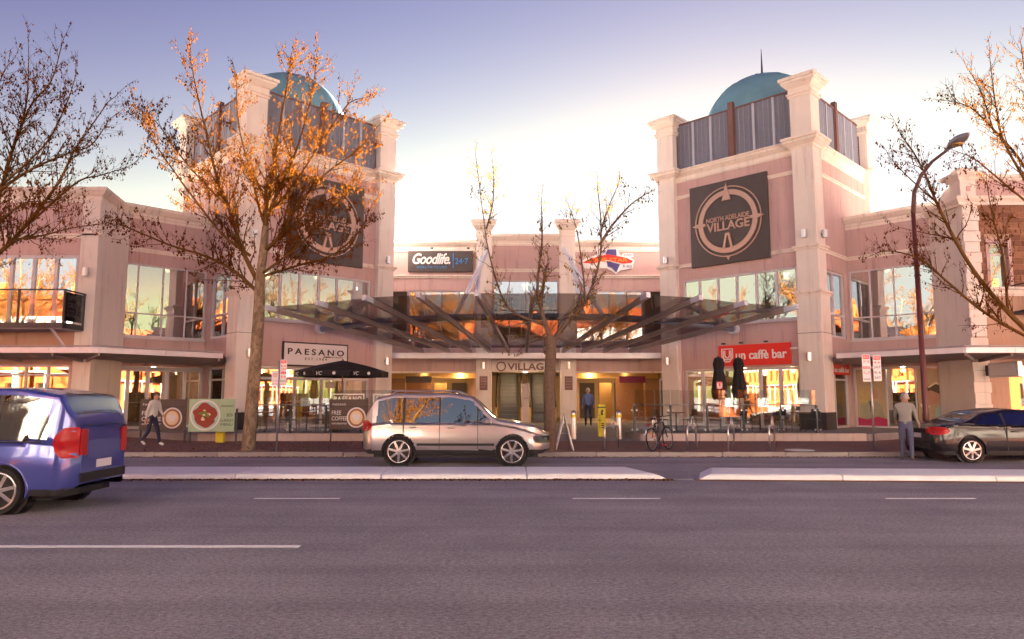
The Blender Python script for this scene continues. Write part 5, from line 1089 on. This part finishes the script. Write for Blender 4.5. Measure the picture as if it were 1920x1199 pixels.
print('TREE', [(len(T.leaf), len(T.twig.f), len(T.thick.f)) for T in (T1, T2, T3, T4)])

for k, (x, rz, w) in enumerate(((-28, 2.0, 'second to the left of the frame'), (-37.5, 4.6, 'third to the left of the frame'), (27, 1.0, 'second to the right of the frame'), (37, 3.3, 'third to the right of the frame'))):
    c = copy_tree(t1); c.location = (x, 20.95, .13); c.rotation_euler = (0, 0, rz); c['label'] = 'bare street plane tree %s, seen in tower glass' % w; c['group'] = 'street plane trees'
# fallen leaves in the gutters and on the paving
def litter(name, n, fx, fy, fz, lab):
    r = random.Random(5); vs = []; fs = []
    for i in range(n):
        x = fx(r); y = fy(r, x); z = fz(r, y); a = r.uniform(0, 6.28); q = r.uniform(.02, .05); k = len(vs); u = Vector((math.cos(a), math.sin(a), r.uniform(-.3, .3))) * q; w = Vector((-math.sin(a), math.cos(a), r.uniform(-.3, .3))) * q * .6; c = Vector((x, y, z + .012))
        vs += [c - u, c + w, c + u, c - w + Vector((0, 0, .008))]; fs += [(k, k + 1, k + 2, k + 3)]
    me = bpy.data.meshes.new(name); me.from_pydata([tuple(v) for v in vs], [], fs); me.materials.append(M['leaf_dry']); o = bpy.data.objects.new(name, me); COL.objects.link(o); tag(o, lab, 'leaves', None, 'stuff')
litter('leaf_litter', 2600, lambda r: r.uniform(-22, 3.3), lambda r, x: 14.93 - abs(r.gauss(0, .13)), lambda r, y: .0, 'brown fallen leaves along the foot of the median kerb')
litter('leaf_litter', 1500, lambda r: r.uniform(-18, 20), lambda r, x: 20.42 - abs(r.gauss(0, .10)), lambda r, y: .004, 'brown fallen leaves in the far gutter')
litter('leaf_litter', 900, lambda r: r.gauss(-7.3, 2.4), lambda r, x: r.uniform(20.65, 25.4), lambda r, y: .13, 'brown fallen leaves on the red paving round the pale trunk')
# ================================================================ cars
def interp(tab, x):
    if x <= tab[0][0]: return tab[0][1]
    for (a, va), (b2, vb) in zip(tab[:-1], tab[1:]):
        if x <= b2: t = (x - a) / (b2 - a); t = t * t * (3 - 2 * t) * .5 + t * .5; return va + (vb - va) * t
    return tab[-1][1]
def make_car(name, lab, paint, L, Wd, top, belt, wheelx, wr, glassx, ws, rw, zb=.22, roofw=.76, tail=(.72, .95), pillars=(), rim='alloy', group=None, doors=(), rail=False):
    """car along +x, tail at x=0; top/belt: height tables; glassx: (front-bottom, front-top, rear-top, rear-bottom)"""
    t = thing(name, (0, 0, 0), lab, 'car', group); NX, K1, K2 = 150, 30, 12; hw = Wd / 2
    plan = lambda x: hw * (1 - .30 * max(0, 1 - x / .30) ** 2.4 - .06 * max(0, 1 - x / 1.0) ** 2 - .42 * max(0, 1 - (L - x) / .55) ** 2.2 - .05 * max(0, 1 - (L - x) / 1.2) ** 2)
    H_ = max(v for _, v in top); grid = []
    for i in range(NX + 1):
        f = i / NX; x = L * (f - .035 * math.sin(2 * math.pi * f)); zt = interp(top, x); bz = interp(belt, x); w = plan(x)
        e = max(0, 1 - x / .22) ** 2 + max(0, 1 - (L - x) / .25) ** 2; zl = zb + .14 * e
        row = []; zc = zt - .07
        def half(z):
            if z < bz: q = (z - zl) / max(.01, bz - zl); return w * (.955 + .045 * math.sin(math.pi * min(1, q * .9 + .12)) - .02 * q * q)
            q = (z - bz) / max(.05, H_ - bz); return w * (.975 - (.975 - roofw) * q)
        for j in range(K1 + 1): z = zl + (zc - zl) * j / K1; row.append((x, half(z), z))
        wt = half(zc)
        for j in range(1, K2 + 1):
            a = j / K2; yy = wt * math.cos(a * math.pi / 2) ** .75 if a < 1 else 0; zz = zc + .07 * math.sin(a * math.pi / 2) ** .7; row.append((x, yy, zz))
        grid.append(row)
    K = K1 + K2; parts = {}
    fb, ft, rt, rb = glassx
    def cls(x, y, z, j, bz, zt):
        if j < K1 and any((x - wx) ** 2 + (z - wr) ** 2 < (wr + .055) ** 2 for wx in wheelx): return None
        if j < K1 and z > bz + .02 and z < zt - .10:
            q = (z - bz) / max(.05, H_ - bz); xr = rb + (rt - rb) * q + .07; xf = fb + (ft - fb) * q - .08
            if xr < x < xf:
                pi = [k for k, px in enumerate(pillars) if abs(x - px) < .035]
                if pi: return 'pillar%d' % pi[0]
                return 'side_window'
        if j >= K1 + 1 and ws[0] < x < ws[1] and y < hw * .70: return 'windscreen'
        if j >= K1 + 1 and rw[0] < x < rw[1] and y < hw * .66: return 'rear_window'
        if x > L - .42 and .56 < z < .74 and y > hw * .45: return 'headlight'
        if z < zb + .10 and j < K1: return 'sill'
        return 'body'
    for sgn in (1, -1):
        for i in range(NX):
            for j in range(K):
                q = [grid[i][j], grid[i + 1][j], grid[i + 1][j + 1], grid[i][j + 1]]
                x, y, z = [sum(p[c] for p in q) / 4 for c in range(3)]; c = cls(x, y, z, j, interp(belt, x), interp(top, x))
                if c is None: continue
                key = c if c in ('body', 'windscreen', 'rear_window', 'sill') else c + ('_near' if sgn < 0 else '_far')
                parts.setdefault(key, {'v': {}, 'f': []}); P = parts[key]; ids = []
                for (a, b2) in ((i, j), (i + 1, j), (i + 1, j + 1), (i, j + 1)):
                    kk = (a, b2, sgn if grid[a][b2][1] > 1e-6 else 0)
                    if kk not in P['v']: P['v'][kk] = (len(P['v']), Vector((grid[a][b2][0], grid[a][b2][1] * sgn, grid[a][b2][2])))
                    ids.append(P['v'][kk][0])
                P['f'].append(tuple(ids))
    mats = {'body': paint, 'side_window': 'car_glass', 'windscreen': 'car_glass', 'rear_window': 'car_glass', 'tail_light': 'tail_red', 'headlight': 'glass_clear', 'sill': 'black', 'pillar': 'black'}
    for key, P in parts.items():
        nm = key.replace('_near', '').replace('_far', '').rstrip('0123456789'); mb = MB(); mb.v = [v for _, v in sorted(P['v'].values(), key=lambda q: q[0])]; mb.f = P['f']
        mb.build(nm, mats[nm], t, True)
    for x, i in ((0, 0), (L, NX)):
        mb = MB(); r = grid[i]; vs = [Vector((p[0], p[1], p[2])) for p in r] + [Vector((p[0], -p[1], p[2])) for p in reversed(r)]; mb.add(vs, [tuple(range(len(vs)))]); mb.build('bumper', paint, t)
    MB().box(W, -.012, .0, -.2, .2, .62, .74).build('number_plate', 'signwhite', t); MB().box(W, .3, L - .3, -hw * .8, hw * .8, .2, .30).build('underbody', 'black', t)
    MB().box(W, .8, L - 1.5, -hw * .85, hw * .85, .3, .62).build('cabin_floor', 'interior_dark', t)
    for x in (1.35, 2.3):
        if x < L * .62:
            for s_ in (-.35, .35): MB().box(W, x, x + .16, s_ - .22, s_ + .22, .6, interp(belt, x) + .28).build('seat', 'charcoal', t, bevel=.04)
    def surf(x, z):
        i = min(range(NX + 1), key=lambda q: abs(grid[q][0][0] - x)); r = grid[i][:K1 + 1]; j = min(range(K1 + 1), key=lambda q: abs(r[q][2] - z)); j2 = min(K1, j + 1); d = r[j2][2] - r[j][2]
        return r[j][1] + (r[j2][1] - r[j][1]) * ((z - r[j][2]) / d if d > 1e-6 else 0)
    for s_ in (-1, 1):
        mb = MB(); n = 9; x1 = .40 if not rail and L < 4.7 else .26; vs = []
        for a in range(n):
            for q in range(n):
                fa = a / (n - 1); fq = q / (n - 1); z = tail[0] + (tail[1] - tail[0]) * fq; x = .012 + (x1 - .012) * fa * (1 - .45 * abs(2 * fq - 1) ** 2.5); vs.append(Vector((x, s_ * (surf(max(x, .03), z) + .012), z)))
        fs = [(a * n + q, (a + 1) * n + q, (a + 1) * n + q + 1, a * n + q + 1) for a in range(n - 1) for q in range(n - 1)]
        mb.add(vs, fs).build('tail_light', 'tail_red', t, True)
        y0, y1 = hw * .50, surf(.03, (tail[0] + tail[1]) / 2) - .01
        MB().box(W, -.014, .02, *sorted((s_ * y0, s_ * y1)), tail[0] + .03, tail[1] - .03).build('tail_light', 'tail_red', t, bevel=.012)
        for wx in wheelx: MB().tube([(wx + (wr + .062) * math.cos(R(a)), s_ * (surf(wx, wr * 2 + .1) - .012), wr + (wr + .062) * math.sin(R(a))) for a in range(-14, 195, 8)], .024, 8).build('arch_trim', 'black' if rail else paint, t, True)
    MB().box(W, -.02, .0, -hw * .66, hw * .66, zb + .16, zb + .30).build('bumper_strip', 'black', t, bevel=.01); MB().box(W, -.006, .0, -hw * .62, hw * .62, tail[1] + .02, tail[1] + .03).build('tailgate_gap', 'black', t)
    for wx in wheelx:
        for s_ in (-1, 1):
            yc = s_ * (hw - .11); o = MB().lathe([(wr - .10, -.10), (wr - .02, -.105), (wr, -.08), (wr, .08), (wr - .02, .105), (wr - .10, .10)], (wx, yc, wr), 36, 'y').build('wheel', 'rubber', t, True, auto=40)
            oy = yc + s_ * .085
            MB().torus((wx, oy, wr), (0, 1, 0), wr - .092, .024, 36, 6).build('rim', rim, o, True)
            for k in range(7):
                a = 2 * math.pi * k / 7 + .2; d = Vector((math.cos(a), 0, math.sin(a))); MB().bar(Vector((wx, oy, wr)) + d * .03, Vector((wx, oy - s_ * .01, wr)) + d * (wr - .10), .055, .05, (0, 1, 0)).build('spoke', rim, o)
            MB().lathe([(.05, -.02), (.05, .02)], (wx, oy, wr), 14, 'y').build('hub', rim, o)
            MB().lathe([(wr - .11, -.02), (wr - .11, .02)], (wx, yc - s_ * .0, wr), 24, 'y').build('brake_disc', 'dark_metal', o)
            MB().lathe([(wr + .06, -.12), (wr + .06, .10)], (wx, s_ * (hw - .20), wr), 24, 'y').build('wheel_arch', 'black', t)
    for s_ in (-1, 1):
        for (x, z) in doors:
            MB().box(W, x, x + .17, *sorted((s_ * (hw - .005), s_ * (hw + .03))), z, z + .03).build('door_handle', paint, t, bevel=.008)
        mx = fb - .22; bzz = interp(belt, mx); MB().obox((mx, s_ * (hw + .08), bzz + .07), ((1, 0, 0), (0, 1, 0), (0, 0, 1)), (.09, .09, .065)).build('wing_mirror', paint, t, bevel=.03)
        for px in pillars: MB().box(W, px - .006, px + .006, *sorted((s_ * (hw - .02), s_ * (hw + .004))), zb + .12, interp(belt, px)).build('door_gap', 'black', t)
        MB().box(W, wheelx[0] + wr + .08, wheelx[1] - wr - .08, *sorted((s_ * (hw - .02), s_ * (hw + .012))), .50, .56).build('door_moulding', 'black' if rail else paint, t, bevel=.008)
        MB().tube([(rb + .1, s_ * hw * .992, interp(belt, rb + .1) + .012), (rb + (fb - rb) * .5, s_ * hw * .992, interp(belt, rb + (fb - rb) * .5) + .012), (fb - .12, s_ * hw * .985, interp(belt, fb - .12) + .012)], .010, 5).build('window_trim', 'steel' if rail else 'black', t)
        if rail: MB().tube([(rt + .1, s_ * hw * .70, H_ - .03), (rt + .3, s_ * hw * .70, H_ + .05), (ft - .3, s_ * hw * .70, H_ + .05), (ft - .1, s_ * hw * .70, H_ - .03)], .018, 6).build('roof_rail', 'gal', t)
    return t
# black parked coupe
c = make_car('parked_car', 'black coupe parked at the right edge', 'car_black', 4.64, 1.76, [(0, .86), (.25, 1.0), (.75, 1.06), (1.5, 1.34), (2.1, 1.41), (2.6, 1.38), (3.25, 1.05), (3.5, .98), (4.2, .86), (4.64, .62)],
    [(0, .80), (.6, .98), (1.2, .97), (3.2, .93), (3.6, .9), (4.64, .56)], (.92, 3.65), .325, (3.22, 2.45, 1.55, .95), (2.58, 3.3), (.78, 1.5), .20, .70, (.72, .92), (1.85,), doors=((2.0, .80),))
c.location = (11.0, 19.45, 0); c.rotation_euler = (0, 0, R(0))
# silver four wheel drive passing beyond the median
c = make_car('passing_car', 'silver grey four wheel drive passing in front of the entrance', 'car_silver', 4.7, 1.86, [(0, 1.0), (.12, 1.35), (.35, 1.70), (.8, 1.80), (2.2, 1.81), (2.7, 1.74), (3.4, 1.16), (3.6, 1.12), (4.3, 1.02), (4.7, .78)],
    [(0, .98), (.6, 1.06), (3.2, 1.03), (3.6, .98), (4.7, .7)], (.95, 3.75), .36, (3.38, 2.62, .36, .30), (2.72, 3.42), (.10, .36), .30, .80, (.85, 1.12), (1.05, 1.95, 2.9), doors=((1.2, .95), (2.15, .93)), rail=True)
c.location = (-3.75, 18.65, 0)
# blue wagon leaving on the left, near lane, heading left
c = make_car('blue_car', 'blue people carrier leaving at the left edge, near lane', 'car_blue', 4.8, 1.86, [(0, 1.05), (.10, 1.45), (.3, 1.76), (.9, 1.85), (2.6, 1.86), (3.2, 1.72), (3.9, 1.18), (4.1, 1.10), (4.8, .75)],
    [(0, 1.0), (.6, 1.06), (3.8, 1.02), (4.2, .95), (4.8, .7)], (.98, 3.85), .345, (3.9, 3.05, .34, .28), (3.0, 3.95), (.10, .32), .27, .80, (.80, 1.25), (1.1, 2.0, 3.0), doors=((1.25, .95), (2.2, .95)))
c.location = (-6.45, 11.35, 0); c.rotation_euler = (0, 0, math.pi)

# ================================================================ people
def person(lab, loc, rz, joints, rad, zones, hair, hairmat, scale=1, group=None):
    """joints: name->(x,y,z); bones joined by a Skin modifier, one continuous mesh; zones: bone -> material"""
    t = thing('person', (0, 0, 0), lab, 'person', group)
    names = list(joints); idx = {n: i for i, n in enumerate(names)}
    bones = [('pelvis', 'waist'), ('waist', 'chest'), ('chest', 'neck'), ('neck', 'head0'), ('head0', 'head1')]
    for s_ in 'lr': bones += [('chest', 'sho' + s_), ('sho' + s_, 'elb' + s_), ('elb' + s_, 'wri' + s_), ('wri' + s_, 'palm' + s_), ('pelvis', 'hip' + s_), ('hip' + s_, 'knee' + s_), ('knee' + s_, 'ank' + s_), ('ank' + s_, 'toe' + s_)] + [('palm' + s_, 'fin%d' % k + s_) for k in range(4)] + [('wri' + s_, 'thu' + s_)]
    me = bpy.data.meshes.new('body'); me.from_pydata([joints[n] for n in names], [(idx[a], idx[b2]) for a, b2 in bones], [])
    o = bpy.data.objects.new('body', me); COL.objects.link(o)
    sk = o.modifiers.new('skin', 'SKIN'); sk.use_smooth_shade = True
    for i, n in enumerate(names): r = rad[n.rstrip('lr')] if n.rstrip('lr') in rad else rad.get(n, .03); r = rad.get(n, r); me.skin_vertices[0].data[i].radius = r if isinstance(r, tuple) else (r, r); me.skin_vertices[0].data[i].use_root = (n == 'pelvis')
    sb = o.modifiers.new('sub', 'SUBSURF'); sb.levels = 2; sb.render_levels = 2
    dg = bpy.context.evaluated_depsgraph_get(); nm = bpy.data.meshes.new_from_object(o.evaluated_get(dg)); bpy.data.objects.remove(o)
    mats = sorted(set(zones.values())); nm.materials.clear()
    for q in mats: nm.materials.append(M[q])
    J = {n: Vector(v) for n, v in joints.items()}
    def near(p):
        best = None
        for a, b2 in bones:
            d = J[b2] - J[a]; f = max(0, min(1, (p - J[a]).dot(d) / max(1e-9, d.length_squared))); dist = (p - J[a] - d * f).length
            if best is None or dist < best[0]: best = (dist, a, b2)
        return best
    for pl in nm.polygons:
        _, a, b2 = near(pl.center); key = b2.rstrip('lr') if b2[:3] not in ('fin',) else 'fin'
        pl.material_index = mats.index(zones.get(key, zones['waist'])); pl.use_smooth = True
    bo_ = bpy.data.objects.new('body', nm); COL.objects.link(bo_); bo_.parent = t
    # head features: hair cap, ears, nose
    h0, h1 = J['head0'], J['head1']; ax = (h1 - h0).normalized(); c0 = h0 + (h1 - h0) * .55
    n = 16; vs = []; fs = []
    for i in range(9):
        a = math.pi * .62 * i / 8
        for j in range(n):
            b2 = 2 * math.pi * j / n; front = .5 - .5 * math.cos(b2 - R(90))     # +y is the back of the head
            aa = a * (1.0 if math.sin(b2) > -.2 else .62); q = Vector((.098 * math.sin(aa) * math.cos(b2), .118 * math.sin(aa) * math.sin(b2), .128 * math.cos(aa))); vs.append(c0 + q + Vector((0, .008, .012)))
    for i in range(8):
        for j in range(n): fs.append((i * n + j, i * n + (j + 1) % n, (i + 1) * n + (j + 1) % n, (i + 1) * n + j))
    MB().add(vs, fs).build('hair', hairmat, t, True)
    for s_ in (-1, 1): MB().lathe([(.012, -.028), (.02, -.015), (.022, .01), (.012, .03)], c0 + Vector((s_ * .092, .01, -.03)), 8).build('ear', 'skin', t, True)
    MB().tube([c0 + Vector((0, -.10, .0)), c0 + Vector((0, -.128, -.035)), c0 + Vector((0, -.10, -.04))], [.008, .016, .010], 6).build('nose', 'skin', t, True)
    for s_ in (-1, 1): MB().lathe([(.006, -.01), (.012, 0), (.006, .01)], c0 + Vector((s_ * .035, -.105, .0)), 8, 'y').build('eye', 'charcoal', t)
    MB().box(Fr((c0.x, c0.y), (1, 0), (0, 1)), -.025, .025, -.112, -.10, c0.z - .075, c0.z - .066).build('mouth', 'maroon', t)
    t.location = loc; t.rotation_euler = (0, 0, rz); t.scale = (scale,) * 3
    return t
RAD = {'pelvis': (.155, .12), 'waist': (.15, .115), 'chest': (.175, .125), 'neck': .058, 'head0': (.078, .088), 'head1': (.07, .082), 'sho': .075, 'elb': .05, 'wri': .034, 'palm': (.030, .018), 'hip': .098, 'knee': .066, 'ank': .045, 'toe': (.042, .03), 'thu': .010}
for k in range(4): RAD['fin%d' % k] = .009
def pose(lean=0, legs=((0, 0), (0, 0)), arms=((0, 0, .3), (0, 0, .3)), head=(0, 0)):
    """facing -y. legs: (forward shift of knee, of ankle); arms: (elbow fwd, hand fwd, drop)"""
    J = {'pelvis': (0, 0, .95), 'waist': (0, -lean * .35, 1.10), 'chest': (0, -lean * .8, 1.34), 'neck': (0, -lean * 1.1, 1.50), 'head0': (head[0] * .3, -lean * 1.25 - .01, 1.585), 'head1': (head[0], -lean * 1.35 - .02 + head[1], 1.70)}
    for s_, sx, lg, am in (('l', 1, legs[0], arms[0]), ('r', -1, legs[1], arms[1])):
        J['hip' + s_] = (sx * .095, 0, .90); J['knee' + s_] = (sx * .105, -lg[0], .50); J['ank' + s_] = (sx * .11, -lg[1], .085 + max(0, -lg[1]) * .25); J['toe' + s_] = (sx * .125, -lg[1] - .15, .04 + max(0, -lg[1]) * .05)
        cy = -lean * .9; J['sho' + s_] = (sx * .185, cy, 1.42); e = Vector((sx * (.23 + am[0] * .1), cy - am[0], 1.16)); w = Vector((sx * .24 + sx * am[2], cy - am[1], .94 + am[1] * .35)); J['elb' + s_] = tuple(e); J['wri' + s_] = tuple(w)
        d = (w - e).normalized(); side = Vector((0, 1, 0)) if abs(d.y) < .8 else Vector((0, 0, 1)); side = (side - d * side.dot(d)).normalized(); p = w + d * .075; J['palm' + s_] = tuple(p)
        for k in range(4): J['fin%d' % k + s_] = tuple(p + d * (.070 + .012 * (1.5 - abs(k - 1.5))) + side * (k - 1.5) * .021 + Vector((-sx * .02, 0, 0)))
        J['thu' + s_] = tuple(w + d * .055 - side * .045 + Vector((-sx * .015, 0, 0)))
    return J
def zones(top, bottom, shoe, sleeve=None):
    z = {k: top for k in ('waist', 'chest', 'sho', 'elb', 'pelvis', 'neck')}; z.update({'wri': sleeve or top, 'palm': 'skin', 'fin': 'skin', 'thu': 'skin', 'head0': 'skin', 'head1': 'skin', 'hip': bottom, 'knee': bottom, 'ank': bottom, 'toe': shoe}); return z
person('person in grey jacket and jeans reaching beside the black coupe', (10.6, 19.25, 0), R(150), pose(.12, ((.10, .06), (-.02, -.14)), ((.12, .30, .0), (.05, .12, .05)), (-.02, -.02)), RAD, zones('jacket', 'jeans', 'shoe'), 1, 'grey_hair', 1.03)
pb = aty(1103, 790, 33.0); person('person in blue shirt and dark trousers walking into the entrance', (pb.x, 33.0, .355), R(178), pose(.03, ((.12, .10), (.0, -.16)), ((.02, .04, .02), (.06, .12, .02))), RAD, zones('shirt', 'navy', 'shoe'), 1, 'grey_hair', 1.0)
pc = aty(285, 790, 23.2); person('person in white top and dark trousers walking by the coffee banner', (pc.x, 23.2, .13), R(80), pose(.08, ((.16, .24), (-.02, -.26)), ((.05, .16, 0), (-.08, -.12, .0))), RAD, zones('white_shirt', 'navy', 'white'), 1, 'hair', .98)
# ================================================================ bicycle leaning on the second rack
bk = thing('bicycle', (0, 0, 0), 'black bicycle with red rear light leaning on a hoop rack', 'bicycle')
for x, nm in ((-.52, 'rear_wheel'), (.52, 'front_wheel')):
    o = MB().torus((x, 0, .34), (0, 1, 0), .322, .020, 36, 7).build(nm, 'rubber', bk, True); MB().torus((x, 0, .34), (0, 1, 0), .298, .009, 36, 5).build('rim', 'gal', o, True); MB().lathe([(.025, -.05), (.025, .05)], (x, 0, .34), 10, 'y').build('hub', 'steel', o)
    for k in range(14): a = 2 * math.pi * k / 14; MB().tube([(x, .02 * (-1) ** k, .34), (x + .298 * math.cos(a), 0, .34 + .298 * math.sin(a))], .0022, 3).build('spoke', 'gal', o)
bbk, st, hd_, hdl = Vector((-.08, 0, .29)), Vector((-.22, 0, .80)), Vector((.34, 0, .82)), Vector((.38, 0, .68))
mb = MB()
for a, b2, r in ((bbk, st, .017), (st, hd_, .016), (bbk, hdl, .019), (hd_, hdl, .02), (bbk, Vector((-.52, 0, .34)), .011), (st, Vector((-.52, 0, .34)), .010), (hdl, Vector((.52, .0, .34)), .014)): mb.tube([a, b2], r, 8)
mb.build('frame', 'black', bk, True)
MB().tube([st, st + Vector((-.03, 0, .14))], .013, 8).build('seat_post', 'steel', bk); MB().add([(-.42, -.07, .95), (-.42, .07, .95), (-.28, .05, .96), (-.10, .02, .95), (-.10, -.02, .95), (-.28, -.05, .96), (-.38, 0, .90), (-.14, 0, .91)], [(0, 1, 2, 5), (5, 2, 3, 4), (0, 6, 1), (1, 6, 7, 3, 2), (0, 5, 4, 7, 6), (4, 3, 7)]).build('saddle', 'black', bk, bevel=.012)
MB().tube([hd_, hd_ + Vector((-.03, 0, .14)), hd_ + Vector((.04, 0, .17))], .013, 8).build('stem', 'steel', bk); MB().tube([hd_ + Vector((-.06, -.29, .19)), hd_ + Vector((.02, -.2, .18)), hd_ + Vector((.04, 0, .17)), hd_ + Vector((.02, .2, .18)), hd_ + Vector((-.06, .29, .19))], .013, 8).build('handlebar', 'black', bk, True)
MB().torus(bbk + Vector((0, .045, 0)), (0, 1, 0), .09, .006, 24, 5).build('chainring', 'steel', bk); MB().tube([bbk + Vector((0, -.06, 0)), bbk + Vector((.10, -.07, -.13))], .010, 6).build('crank', 'steel', bk); MB().box(W, -.02, .06, -.16, -.06, .14, .165).build('pedal', 'red', bk)
MB().tube([bbk + Vector((0, .06, 0)), bbk + Vector((-.10, .07, .13))], .010, 6).build('crank', 'steel', bk); MB().box(W, -.23, -.14, .06, .15, .41, .435).build('pedal', 'red', bk)
MB().box(W, -.64, -.60, -.03, .03, .74, .80).build('rear_light', 'tail_red', bk, bevel=.008); MB().tube([(-.62, 0, .76), st + Vector((0, 0, .04))], .006, 4).build('light_bracket', 'dark_metal', bk); MB().box(W, -.56, -.52, -.025, .025, .50, .56).build('reflector', 'orange', bk)
bk.location = (4.42, 21.25, .13); bk.rotation_euler = (R(-6), 0, R(52))
